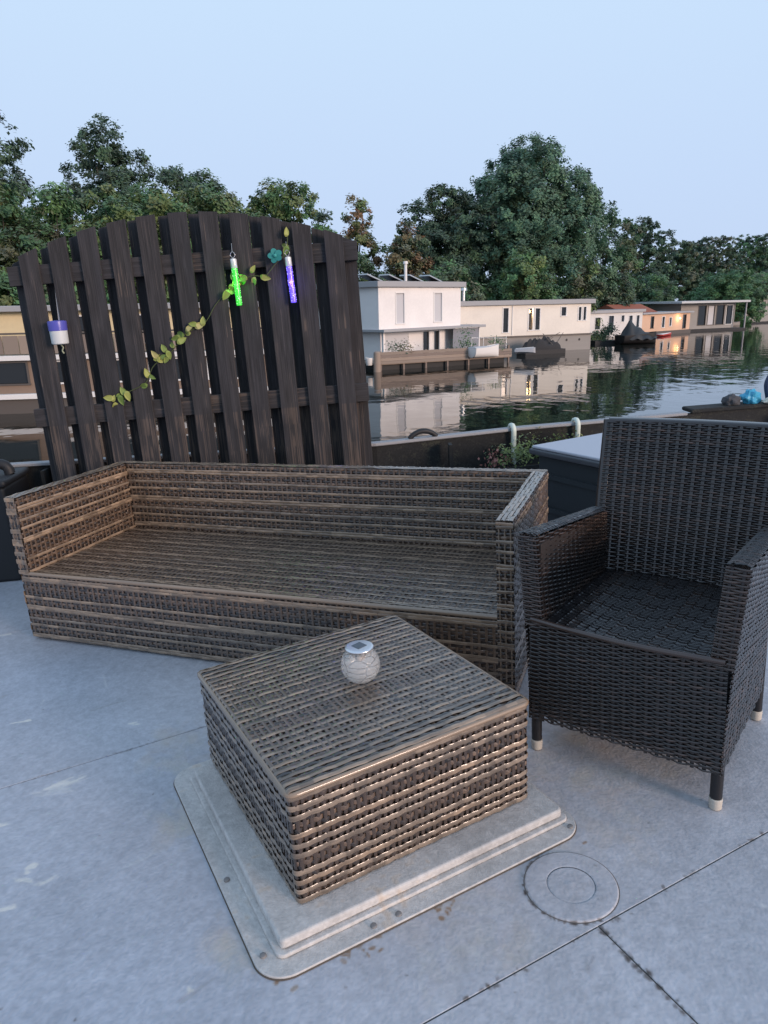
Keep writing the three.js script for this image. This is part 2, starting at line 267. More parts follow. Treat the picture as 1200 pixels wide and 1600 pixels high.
function smallHull(L, W, H) { // open dinghy hull, bow at +x
  const n = 18, m = 8, P = [], I = [];
  for (let i = 0; i <= n; i++) { const t = i / n, w = W / 2 * Math.pow(Math.sin(Math.PI * (.12 + .88 * (1 - t)) / 2), .8) * (t > .98 ? .05 : 1), sh = H * (1 + .35 * t * t);
    for (let j = 0; j <= m; j++) { const a = Math.PI * j / m; P.push(-L / 2 + L * t, sh - Math.pow(Math.sin(a), .7) * sh, -Math.cos(a) * w); } }
  for (let i = 0; i < n; i++) for (let j = 0; j < m; j++) { const a = i * (m + 1) + j; I.push(a, a + m + 1, a + 1, a + 1, a + m + 1, a + m + 2); }
  for (let j = 1; j < m; j++) I.push(0, j, j + 1);
  const g = new THREE.BufferGeometry(); g.setAttribute('position', new THREE.Float32BufferAttribute(P, 3)); g.setIndex(I); g.computeVertexNormals(); g.setAttribute('uv', new THREE.Float32BufferAttribute(new Float32Array(P.length / 3 * 2), 2)); return g;
}
{ // covered white dinghy lying on the pontoon, overturned dinghy, tarpaulin boat, kayak
  const d = thing('dinghy', 'white dinghy lying on the pontoon before the grey tarpaulin', 'boat', null, false); d.position.set(5.9, WY + .42, -42.0); d.rotation.y = .5; d.scale.set(.62, .85, .7);
  part('hull', smallHull(3.1, 1.2, .62), M.frameW, d); part('cover', (() => { const q = smallHull(3.0, 1.12, -.16); q.translate(0, .72, 0); return q; })(), M.roofPale, d);
  const o = thing('overturned_dinghy', 'pale overturned dinghy at the right end of the pontoon', 'boat', null, false); o.position.set(8.6, WY + .75, -44.2); o.rotation.set(Math.PI - .25, .35, 0); o.scale.setScalar(.5); part('hull', smallHull(2.4, 1.1, .5), M.fascia, o); part('keel', box(-1.1, 1.0, -.05, .01, -.03, .03), M.frameW, o);
  const t = thing('covered_boat', 'small boat under a sagging black tarpaulin before the low white houseboat', 'boat', null, false); t.position.set(20.5, WY, -59.4); t.rotation.y = .15; t.scale.set(.88, 1.25, 1);
  part('hull', smallHull(3.6, 1.5, .55), M.black, t);
  const cover = new THREE.PlaneGeometry(2, 2, 26, 14), cp = cover.attributes.position;
  for (let i = 0; i < cp.count; i++) { const u = cp.getX(i), w = cp.getY(i), x = u * 1.7, top = u < -.55 ? lerp(.5, 1.5, (u + 1) / .45) : lerp(1.5, .42, Math.pow((u + .55) / 1.55, .8)), hw = .82 * Math.pow(1 - Math.pow(Math.abs(u), 3) * .75, .6); cp.setXYZ(i, x, .3 + (top - .3) * Math.pow(1 - Math.abs(w), .75) + .05 * Math.sin(x * 7 + w * 5), w * hw); }
  cover.computeVertexNormals(); part('tarpaulin', cover, mat(.02, .024, .028, .55), t);
  const k = thing('kayak', 'slim red and white kayak floating beside the orange houseboat', 'kayak', null, false); k.position.set(27.2, WY, -71.2); k.rotation.y = .9;
  part('hull', smallHull(3.4, .6, .2), mat(.5, .06, .05, .5), k); part('deck', (() => { const q = smallHull(3.35, .58, -.08); q.translate(0, .26, 0); return q; })(), M.frameW, k);
  const gd = thing('floating_garden', 'low floating raft overgrown with green plants before the low white houseboat', 'raft', null, false); gd.position.set(18.4, WY, -60.6); gd.rotation.y = .2;
  part('raft', box(-1.3, 1.2, -.1, .25, -.6, .6), M.hullDark, gd); part('plants', crownGeo([[-.7, .5, 0, .7, .5, .5], [.4, .6, 0, .8, .55, .5], [0, .95, 0, .4, .4, .3]], { leaf: .2, per: 40, tones: [[.03, .09, .06], [.05, .11, .06], [.04, .08, .04]] }, 31), leafM, gd);
}
{ // cream houseboat
  const g = boat('cream_houseboat', 'long low cream houseboat with a lit lamp in one window', 5.29, -50, .386);
  cabin(g, -1.6, 10.62, 1.14, 3.2, 4.6, M.cream, [[3.33, 3.79, 1.4, 3.0], [5.38, 5.77, 1.5, 2.94, { pane: M.glass }], [5.92, 6.34, 1.5, 2.94], [8.07, 8.52, 2.4, 2.98], [9.54, 9.82, 2.06, 2.96], [9.96, 10.24, 2.06, 2.96]]);
  const rf = part('roof', box(-1.8, 10.86, 3.2, 3.5, -4.8, .22, .02), M.fascia, g); part('roof_sheet', box(-1.7, 10.76, 3.505, 3.52, -4.7, .12), M.roofTop, rf);
  part('interior', box(5.0, 6.8, 1.16, 3.05, -2.2, -2.1), M.interior, g); part('interior', box(4.9, 5.0, 1.16, 3.05, -2.1, -.15), M.interior, g);
  lampIn(g, 5.57, 2.74, -.28, .13, 5);
  part('hull', box(-1.8, 10.72, -.3, 1.04, -4.7, .06, .04), M.hull, g); part('rubbing_strake', box(-1.85, 10.76, 1.04, 1.135, -4.7, .14), M.frameD, g);
  for (const u of [8.6, 9.7]) part('porthole', new THREE.CircleGeometry(.09, 14).translate(u, .72, .07), M.black, g);
  part('chimney', merge([cyl(V(.75, 3.5, -.9), V(.75, 4.2, -.9), .13, .13), cyl(V(.75, 4.2, -.9), V(.75, 4.38, -.9), .26, .22)]), M.metal, g);
  part('downpipe', box(4.05, 4.1, 1.2, 3.2, .005, .05), M.frameW, g);
}
{ // dark nets heaped on a raft by the cream houseboat
  const g = thing('net_raft', 'low raft heaped with black nets before the cream houseboat hull', 'raft', null, false); g.position.set(9.4, WY, -49.6); g.rotation.y = .386;
  part('raft', box(0, 3.2, -.1, .3, -.6, .5, .03), M.hullDark, g);
  const heap = new THREE.SphereGeometry(1, 40, 20, 0, 6.2832, 0, 1.6), hp = heap.attributes.position; for (let i = 0; i < hp.count; i++) { const x = hp.getX(i), y = Math.max(0, hp.getY(i)), z = hp.getZ(i); hp.setXYZ(i, 1.6 + x * 1.55, .3 + y * (.62 + .22 * Math.sin(x * 7) * Math.cos(z * 5) + .1 * Math.sin(x * 19 + z * 13)), -.05 + z * .55); } heap.computeVertexNormals(); part('nets', heap, mat(.03, .03, .032, .9), g);
  const r = rngOf(6), sticks = []; for (let k = 0; k < 7; k++) sticks.push(cyl(V(.4 + r() * 2, .4, r() * .4), V(.9 + r() * 2.4, 1.0 + r() * .35, r() * .4 - .2), .025, .02, 6)); part('poles', merge(sticks), M.frameD, g);
}
{ // low white houseboat
  const g = boat('low_white_houseboat', 'low white houseboat with small dark windows, right of the cream one', 17.6, -64.2, .747 * .9);
  cabin(g, -1.2, 8.6, .25, 2.3, 4, M.whiteLow, [[1.3, 2.1, .95, 1.95], [3.3, 4.1, .6, 2.05, { door: 1 }], [5.2, 5.7, 1.5, 2.05], [6.4, 7.0, 1.2, 2.0], [7.6, 8.1, .5, 2.0, { door: 1 }]]);
  part('roof', box(-1.4, 8.8, 2.3, 2.55, -4.2, .2, .02), M.fascia, g); part('hull', box(-1.3, 8.7, -.3, .25, -4.1, .1), M.hull, g);
}
{ // orange houseboat
  const g = boat('orange_houseboat', 'small orange timber houseboat with a glowing wall lamp', 25.0, -71.6, .687);
  cabin(g, 0, 9.0, .35, 2.0, 4, M.orange, [[1.6, 2.1, .7, 1.75, { frame: M.frameD }], [3.6, 4.1, .7, 1.7], [5.0, 5.4, .8, 1.6], [7.6, 8.2, .5, 1.8, { door: 1, frame: M.frameD }]]);
  part('roof', box(-.3, 9.2, 2.0, 2.16, -4.2, .3, .02), M.fascia, g);
  const gable = new THREE.ExtrudeGeometry(new THREE.Shape([[0, 0], [4, 0], [2, .8]].map(p => new THREE.Vector2(...p))), { depth: 6, bevelEnabled: false }); gable.rotateY(Math.PI / 2); gable.translate(-2.2, 2.165, -.6); part('pitched_roof', gable, M.redRoof, g);
  part('hull', box(-.2, 9.1, -.3, .35, -4.1, .12), M.frameD, g); lampIn(g, 6.55, 1.5, .25, .09, 1.3);
}
{ // grey houseboat with overhanging flat roof
  const g = boat('grey_houseboat', 'grey houseboat with a pale overhanging flat roof and glazed front', 31.6, -79.5, .453);
  cabin(g, .3, 8.6, .2, 2.9, 5, M.grey, [[2.9, 4.1, .6, 2.6, { frame: M.frameD }], [4.4, 5.4, .6, 2.6, { frame: M.frameD, pane: M.blind }], [5.7, 6.9, .6, 2.6, { frame: M.frameD }], [7.2, 8.2, .6, 2.6]]);
  part('roof', box(-1.2, 9.2, 2.9, 3.12, -6, 1.4, .02), M.roofPale, g); part('post', box(8.8, 8.92, .2, 2.9, 1.1, 1.22), M.fascia, g); part('hull', box(0, 9, -.3, .2, -5.2, 1.3), M.hullDark, g);
}
{ // farthest houseboat
  const g = boat('round_window_houseboat', 'dim grey houseboat with round porthole windows, farthest to the right', 45.6, -97.5, .591);
  part('wall', box(0, 14, .2, 3.1, -5, 0), M.grey, g); part('roof', box(-.3, 14.3, 3.1, 3.6, -5.2, .25, .05), M.hull, g); part('hull', box(-.2, 14.2, -.3, .2, -5.1, .2), M.hullDark, g);
  for (const u of [2.4, 5, 7.6, 10.2]) { const w = part('porthole', new THREE.TorusGeometry(.36, .07, 8, 20).translate(u, 2.2, .02), M.frameD, g); part('pane', new THREE.CircleGeometry(.33, 20).translate(u, 2.2, .012), M.pane, w); }
  for (let k = 0; k < 4; k++) { const d = topMesh('rowing_boat', smallHull(2.6, 1, .45), [M.whiteLow, M.hull, M.redRoof, M.hull][k], ['pale', 'grey', 'reddish', 'dark grey'][k] + ' rowing boat moored before the far grey houseboats', 'boat', 'rowing boats at the far end', false); d.position.set(36.5 + k * 2.4, WY - .05, -82.5 - k * 3.4); d.rotation.y = .5; }
}
{ // houseboat behind the fence on the left
  const g = boat('yellow_houseboat', 'two deck yellow and brown houseboat seen left of and through the fence', -19, -24.6, .1);
  part('hull', merge([box(0, 15.6, -.3, .5, -4.4, 0, .05)]), M.frameD, g); part('gunwale', box(-.1, 15.8, .5, .68, -4.5, .14, .02), M.frameW, g);
  cabin(g, .3, 15.2, .685, 1.8, 4.2, M.brownWall, [[4.3, 6.9, 1.02, 1.72, { frame: M.frameD }], [7.6, 8.6, 1.02, 1.72], [9.2, 10.4, 1.02, 1.72], [11, 12.2, 1.02, 1.72], [13, 14.4, 1.02, 1.72]], { z: -.1 });
  part('ledge', box(-.1, 15.6, 1.8, 1.97, -4.4, .1, .02), M.frameW, g);
  cabin(g, .6, 14.8, 1.975, 3.4, 3.6, M.yellow, [[8.2, 9.2, 2.3, 3.2], [10.4, 11.4, 2.3, 3.2], [12.6, 13.6, 2.3, 3.2]], { z: -.6 });
  part('roof', box(.2, 15.2, 3.4, 3.6, -4.4, -.2, .03), M.fascia, g);
  for (let k = 0; k < 30; k++) part('balcony_board', box(.05 + k * .52, .54 + k * .52, 2.02, 2.62, .02, .05), [M.wood[0], M.wood[1], M.wood[2]][(k * 7) % 3], g);
  part('balcony_rail', box(0, 15.6, 2.66, 2.72, 0, .07), M.frameD, g);
}

// ------------------------------------------------------------------ own boat: deck, hull, bulwark (deck frame, tilted at the end)
const deckPoly = [[-4, -4.14], [-.02, -4.10], [.84, -4.34], [1.22, -4.40], [1.92, -4.52], [3.6, -4.72], [3.6, 1.6], [-4, 1.6]];
function clip(poly, nx, nz, c) { // keep nx*x+nz*z <= c
  const out = [];
  for (let i = 0; i < poly.length; i++) { const a = poly[i], b = poly[(i + 1) % poly.length], da = nx * a[0] + nz * a[1] - c, db = nx * b[0] + nz * b[1] - c; if (da <= 0) out.push(a); if ((da < 0) !== (db < 0)) { const t = da / (da - db); out.push([lerp(a[0], b[0], t), lerp(a[1], b[1], t)]); } }
  return out;
}
const E1 = [.893, -.45], NN = [.45, .893];
const DX0 = -4, DZ0 = -5, DW = 7.6;
function deckUV(g) { const p = g.attributes.position, u = new Float32Array(p.count * 2); for (let i = 0; i < p.count; i++) { u[2 * i] = (p.getX(i) - DX0) / DW; u[2 * i + 1] = (p.getZ(i) - DZ0) / DW; } g.setAttribute('uv', new THREE.BufferAttribute(u, 2)); return g; }
let deckMat, deckBump;
{
  const n = 2048, n1 = noiseField(n, 9, 41), n2 = noiseField(n, 60, 42), n3 = noiseField(n, 420, 43), n4 = noiseField(n, 1000, 44);
  const cv = document.createElement('canvas'); cv.width = cv.height = n; const cx = cv.getContext('2d');
  const im = cx.createImageData(n, n), d = im.data;
  for (let i = 0; i < n * n; i++) {
    const a = n1[i] - .5, b = n2[i] - .5, c = n3[i] - .5, e = n4[i] - .5, v = 1 + .07 * a + .06 * b + .07 * c + .09 * e;
    d[4 * i] = 177 * v + 9 * a; d[4 * i + 1] = 177 * v; d[4 * i + 2] = 182 * v - 10 * a; d[4 * i + 3] = 255;
  }
  cx.putImageData(im, 0, 0);
  const X = x => (x - DX0) / DW * n, Z = z => (z - DZ0) / DW * n, r = rngOf(91);
  const blotch = (x, z, rad, rgb, al, cnt, sp) => { for (let k = 0; k < cnt; k++) { const a = r() * 6.28, q = Math.sqrt(r()) * sp; cx.fillStyle = `rgba(${rgb},${al * (.4 + .6 * r())})`; cx.beginPath(); cx.ellipse(X(x + Math.cos(a) * q), Z(z + Math.sin(a) * q), rad / DW * n * (.3 + r()), rad / DW * n * (.2 + .6 * r()), r() * 3, 0, 6.3); cx.fill(); } };
  const streak = (x0, z0, x1, z1, w, rgb, al) => { for (let k = 0; k < 16; k++) { const t = r(), u = Math.min(1, t + .2 + .3 * r()), o = (r() - .5) * w; cx.strokeStyle = `rgba(${rgb},${al * (.3 + .7 * r())})`; cx.lineWidth = 1 + r() * w / DW * n * .35; cx.lineCap = 'round'; cx.beginPath(); cx.moveTo(X(lerp(x0, x1, t)) + o / DW * n, Z(lerp(z0, z1, t)) + o / DW * n); cx.lineTo(X(lerp(x0, x1, u)) + o / DW * n, Z(lerp(z0, z1, u)) + o / DW * n); cx.stroke(); } };
  // scuffs of bare pale paint
  const pale = '216,212,204';
  streak(-1.33, -2.24, -1.27, -2.255, .012, pale, .8); streak(-.905, -2.185, -.875, -2.19, .016, pale, .85); streak(-1.05, -1.84, -.95, -1.91, .03, pale, .6); streak(-1.07, -1.83, -.97, -1.85, .03, pale, .3);
  blotch(-.94, -1.53, .012, pale, .8, 6, .012); streak(-.97, -1.5, -.92, -1.49, .02, pale, .4); streak(-1.13, -1.70, -1.08, -1.71, .012, pale, .7); streak(-.97, -1.40, -.92, -1.41, .012, pale, .7); streak(-.9, -1.47, -.86, -1.5, .012, pale, .4);
  blotch(-.45, -1.16, .008, pale, .9, 4, .006); streak(-1.78, -2.99, -1.70, -3.01, .012, pale, .8); blotch(-.7, -2.32, .007, pale, .7, 3, .02);
  for (let k = 0; k < 60; k++) blotch(-2.5 + 4.6 * r(), -3.4 + 3 * r(), .004, pale, .55, 1, 0);
  for (let k = 0; k < 46; k++) { cx.strokeStyle = `rgba(${r() < .5 ? '150,140,128' : '206,204,200'},${.05 + .1 * r()})`; cx.lineWidth = 1 + 3 * r(); cx.beginPath(); cx.ellipse(X(-2.3 + 4.4 * r()), Z(-3.3 + 2.8 * r()), (.02 + .09 * r()) / DW * n, (.02 + .07 * r()) / DW * n, r() * 3, r() * 6, r() * 6 + 2); cx.stroke(); }
  for (let k = 0; k < 70; k++) { const x = -2.3 + 4.4 * r(), z = -3.3 + 2.8 * r(), a = r() * 6.28, l = .02 + .12 * r(); streak(x, z, x + Math.cos(a) * l, z + Math.sin(a) * l, .01, r() < .5 ? '120,114,108' : '208,206,202', .12); }
  // rust crumbs
  for (const [x, z, s, c] of [[.30, -1.515, .03, 22], [.06, -1.335, .04, 16], [.09, -1.345, .02, 8], [-.09, -1.25, .035, 14], [-.14, -1.225, .02, 6], [.4, -1.56, .08, 10], [-.26, -1.19, .05, 10]]) blotch(x, z, .008, '122,84,52', .8, c, s);
  for (let k = 0; k < 420; k++) blotch(-2.2 + 4.2 * r(), -3.2 + 2.6 * r(), .0032, '70,62,56', .7, 1, 0);
  // dust round the hatch and by the chair
  const dust = '196,178,156'; for (const [x, z, q, c] of [[-.66, -2.05, .16, 60], [-.55, -1.7, .12, 50], [-.35, -1.3, .1, 40], [.1, -1.3, .2, 50], [.62, -1.86, .22, 70], [.45, -1.6, .2, 50]]) blotch(x, z, .05, dust, .10, c, q);
  // dirt along the seams
  const seamLine = (c, e0, e1, al) => { for (let k = 0; k < 240; k++) { const e = lerp(e0, e1, r()), j = c + (r() - .5) * .014; if (Math.sin(e * 23 + c) + r() < .4) continue; blotch(E1[0] * e + NN[0] * j, E1[1] * e + NN[1] * j, .006, '74,62,54', al, 1, 0); } };
  seamLine(-.939, -.6, 2.2, .6); seamLine(-2.203, -1.2, .6, .25);
  for (let k = 0; k < 70; k++) { const t = r(); blotch(lerp(.41, .56, t) + (r() - .5) * .014, lerp(-1.25, -.94, t) + (r() - .5) * .012, .007, '62,52,46', .7, 1, 0); }
  for (let k = 0; k < 70; k++) { const a = 1.2 + r() * 3.4; blotch(.378 + Math.cos(a) * .108, -1.372 + Math.sin(a) * .108, .005, '64,50,42', .7, 1, 0); }
  const t = new THREE.CanvasTexture(cv); t.colorSpace = THREE.SRGBColorSpace; t.flipY = false; t.anisotropy = 8;
  deckBump = texFrom(512, (() => { const q = noiseField(512, 180, 51), p = noiseField(512, 40, 52); return (x, y, o) => { o[0] = o[1] = o[2] = 110 * q[y * 512 + x] + 120 * p[y * 512 + x]; }; })());
  deckBump.repeat.set(8, 8);
  deckMat = new THREE.MeshStandardMaterial({ map: t, roughness: .55, bumpMap: deckBump, bumpScale: .0012 });
}
{
  const base = part('deck', deckUV(extrudeXZ(deckPoly, -.12, -.0034)), mat(.16, .145, .13, .95), scene); base.userData.kind = 'structure'; near.push(base);
  const cs = [-6.0, -4.731, -3.467, -2.203, -.939, .325, 1.589, 3.2], gap = .0014;
  for (let k = 0; k < cs.length - 1; k++) {
    let strip = clip(clip(deckPoly, NN[0], NN[1], cs[k + 1] - gap), -NN[0], -NN[1], -cs[k] - gap);
    const cut = k === 4 ? [.928] : k === 3 ? [2.9] : k === 2 ? [-2.4] : [];
    const pieces = cut.length ? [clip(strip, E1[0], E1[1], cut[0] - .0016), clip(strip, -E1[0], -E1[1], -cut[0] - .0016)] : [strip];
    for (const q of pieces) if (q.length > 2) part('deck_plate', deckUV(extrudeXZ(q, -.0032, 0, .0012)), deckMat, base);
  }
  const hull = part('boat_hull', extrudeXZ(deckPoly.map(p => [p[0] * .998, p[1] * .998]), -2.6, -.121), M.hullDark, scene); hull.userData.kind = 'structure'; near.push(hull);
}
{ // steel hatch the table stands on
  const g = thing('deck_hatch', 'pale painted steel hatch with rounded flange, under the coffee table', 'hatch'); g.position.set(-.27, 0, -1.222); g.rotation.y = .487;
  const rr = (x0, x1, z0, z1, r) => { const s = new THREE.Shape(); s.moveTo(x0 + r, z0); s.lineTo(x1 - r, z0); s.absarc(x1 - r, z0 + r, r, -Math.PI / 2, 0); s.lineTo(x1, z1 - r); s.absarc(x1 - r, z1 - r, r, 0, Math.PI / 2); s.lineTo(x0 + r, z1); s.absarc(x0 + r, z1 - r, r, Math.PI / 2, Math.PI); s.lineTo(x0, z0 + r); s.absarc(x0 + r, z0 + r, r, Math.PI, 1.5 * Math.PI); return s; };
  const up = (s, y0, y1, b) => { const q = new THREE.ExtrudeGeometry(s, { depth: y1 - y0 - 2 * b, bevelEnabled: true, bevelThickness: b, bevelSize: b, bevelOffset: -b, bevelSegments: 3, curveSegments: 12 }); q.rotateX(-Math.PI / 2); q.translate(0, y0 + b, 0); const p = q.attributes.position, u = new Float32Array(p.count * 2); for (let i = 0; i < p.count; i++) { u[2 * i] = p.getX(i) * .9; u[2 * i + 1] = p.getZ(i) * .9 + p.getY(i); } q.setAttribute('uv', new THREE.BufferAttribute(u, 2)); return q; };
  const n = 512, a = noiseField(n, 9, 61), b = noiseField(n, 70, 62), c = noiseField(n, 200, 63);
  const hm = new THREE.MeshStandardMaterial({ roughness: .6, map: texFrom(n, (x, y, o) => { const i = y * n + x, v = 1 + .12 * (a[i] - .5) + .1 * (b[i] - .5) + .1 * (c[i] - .5), rust = Math.max(0, b[i] * .6 + a[i] * .55 - .84) * 2.2; o[0] = 190 * v - 14 * rust; o[1] = 186 * v - 36 * rust; o[2] = 182 * v - 58 * rust; }, true), bumpMap: deckBump, bumpScale: .001 });
  part('dirt_seam', up(rr(-.0585, .806, -.0585, .785, .072), .0005, .003, .001), mat(.11, .088, .07, 1), g);
  part('flange', up(rr(-.056, .804, -.056, .783, .07), .001, .0075, .002), hm, g);
  part('coaming', up(rr(-.012, .785, -.012, .72, .02), .008, .018, .003), hm, g);
  part('lid', up(rr(0, .772, 0, .708, .012), .0185, .042, .006), hm, g);
  const boltG = lathe([[0, .005], [.006, .005], [.0075, .003], [.0075, 0]], 10), boltM = mat(.2, .19, .185, .6);
  for (const [x, z] of [[-.034, .02], [.2, -.036], [.262, -.037], [.77, -.03], [-.036, .27]]) { const q = part('bolt', boltG, boltM, g); q.position.set(x, .0076, -z); }
}
{ // round deck cap
  const g = thing('manhole_cover', 'flush round steel filler cover in the deck right of the hatch', 'cover'); g.position.set(.378, 0, -1.372);
  part('groove', new THREE.RingGeometry(.1, .1075, 56).rotateX(-Math.PI / 2).translate(0, .0006, 0), mat(.17, .15, .135, 1), g);
  const cap = lathe([[.055, .0035], [.058, .0048], [.101, .0048], [.1045, .002], [.105, .0007]], 56); const disc = lathe([[0, .006], [.008, .0055], [.012, .004], [.05, .0042], [.053, .003], [.055, .0012]], 48);
  for (const q of [cap, disc]) { const p = q.attributes.position, u = new Float32Array(p.count * 2); for (let i = 0; i < p.count; i++) { u[2 * i] = (p.getX(i) + .378 - DX0) / DW; u[2 * i + 1] = (p.getZ(i) - 1.372 - DZ0) / DW; } q.setAttribute('uv', new THREE.BufferAttribute(u, 2)); }
  part('ring', cap, deckMat, g); part('centre_disc', disc, deckMat, g);
}
const mossM = (() => { const n = 512, a = noiseField(n, 30, 71), b = noiseField(n, 150, 72), c = noiseField(n, 6, 73); const m = mat(1, 1, 1, .85); m.map = texFrom(n, (x, y, o) => { const i = y * n + x, k = Math.max(0, a[i] * .6 + b[i] * .5 + c[i] * .3 - .78) * 3; o[0] = 15 + 18 * b[i] + 22 * k; o[1] = 16 + 18 * b[i] + 22 * k; o[2] = 17 + 18 * b[i] + 12 * k; }, true); m.map.repeat.set(1.2, 1.2); return m; })();
{ // bulwark
  const g = thing('bulwark', 'black steel bulwark along the boat side, sky sheen painted into its top rail', 'bulwark');
  const line = [[-4, -4.12], [-.02, -4.08], [.84, -4.32], [1.22, -4.38], [1.92, -4.50], [3.6, -4.70]];
  const wall = (pts, t, y0, y1, b) => extrudeXZ([...pts, ...pts.slice().reverse().map(p => [p[0], p[1] - t])], y0, y1, b);
  const railSheenM = mat(.30, .30, .31, .5, { bumpMap: deckBump, bumpScale: .002 });  // rail grey holds the sky reflection in its base colour
  part('plate', wall(line.slice(0, 5), .02, -.05, .555, .001), mossM, g);
  part('top_rail', wall(line.slice(0, 5).map(p => [p[0], p[1] + .02]), .065, .556, .575, .004), railSheenM, g);
  part('plate', wall(line.slice(4), .02, -.05, .565, .001), mossM, g);
  part('top_rail', wall(line.slice(4).map((p, i) => [p[0] + (i ? 0 : .03), p[1] + .02]), .16, .566, .592, .006), mossM, g);
  part('fairlead', tube([V(.17, .575, -4.135), V(.2, .60, -4.14), V(.25, .613, -4.15), V(.3, .60, -4.165), V(.33, .575, -4.175)], .015, 18, 8), M.black, g);
  for (const x of [-2.9, -1.9, -.9, .4, 2.6]) { const z = x < 0 ? -4.11 : -4.08 - (x + .02) * .17; part('stiffener', box(x - .01, x + .01, 0, .54, z + .02, z + .1), mossM, g); }
}
// ------------------------------------------------------------------ wicker
const rattanTex = texFrom(128, (() => { const a = noiseField(128, 64, 81), b = noiseField(128, 8, 82); return (x, y, o) => { const s = a[y * 128 + ((x >> 3) % 128)], v = 202 + 50 * s + 30 * (b[y * 128 + x] - .5); o[0] = v; o[1] = v; o[2] = v; }; })(), true);
const rattan = (r, g, b, rough) => new THREE.MeshPhysicalMaterial({ color: col(r, g, b), roughness: rough, map: rattanTex, clearcoat: 1, clearcoatRoughness: .16, side: THREE.DoubleSide, vertexColors: true });
const RB = { tan: rattan(.315, .222, .148, .48), mid: rattan(.165, .105, .068, .48), dark: rattan(.070, .043, .029, .48), deep: rattan(.032, .020, .014, .48), grey: rattan(.25, .188, .136, .48) };
const rattanC = (r, g, b) => { const m = rattan(r, g, b, .3); m.clearcoat = .55; m.clearcoatRoughness = .12; return m; };
const RC = { a: rattanC(.030, .019, .015), b: rattanC(.019, .014, .013), c: rattanC(.013, .011, .012), d: rattanC(.052, .033, .026) };
const brownSeq = s => { const r = rngOf(s); return Array.from({ length: 140 }, (_, k) => RB[(k & 1) ? ['dark', 'deep', 'deep', 'dark'][Math.floor(r() * 4)] : ['tan', 'grey', 'tan', 'grey', 'mid'][Math.floor(r() * 5)]]); };
const bandSeq = s => { const r = rngOf(s), pat = ['tan', 'deep', 'dark', 'grey', 'mid', 'deep', 'dark', 'tan', 'tan', 'deep', 'mid', 'deep']; const o = Math.floor(r() * 12); return Array.from({ length: 140 }, (_, k) => RB[r() < .85 ? pat[(k + o) % 12] : ['dark', 'mid', 'deep'][Math.floor(r() * 3)]]); };
const chairSeq = s => { const r = rngOf(s), k = ['a', 'b', 'c', 'b', 'a', 'c', 'd']; return Array.from({ length: 120 }, () => RC[k[Math.floor(r() * 7)]]); };
const core = mat(.075, .048, .033, .85), coreChair = mat(.02, .015, .014, .85);
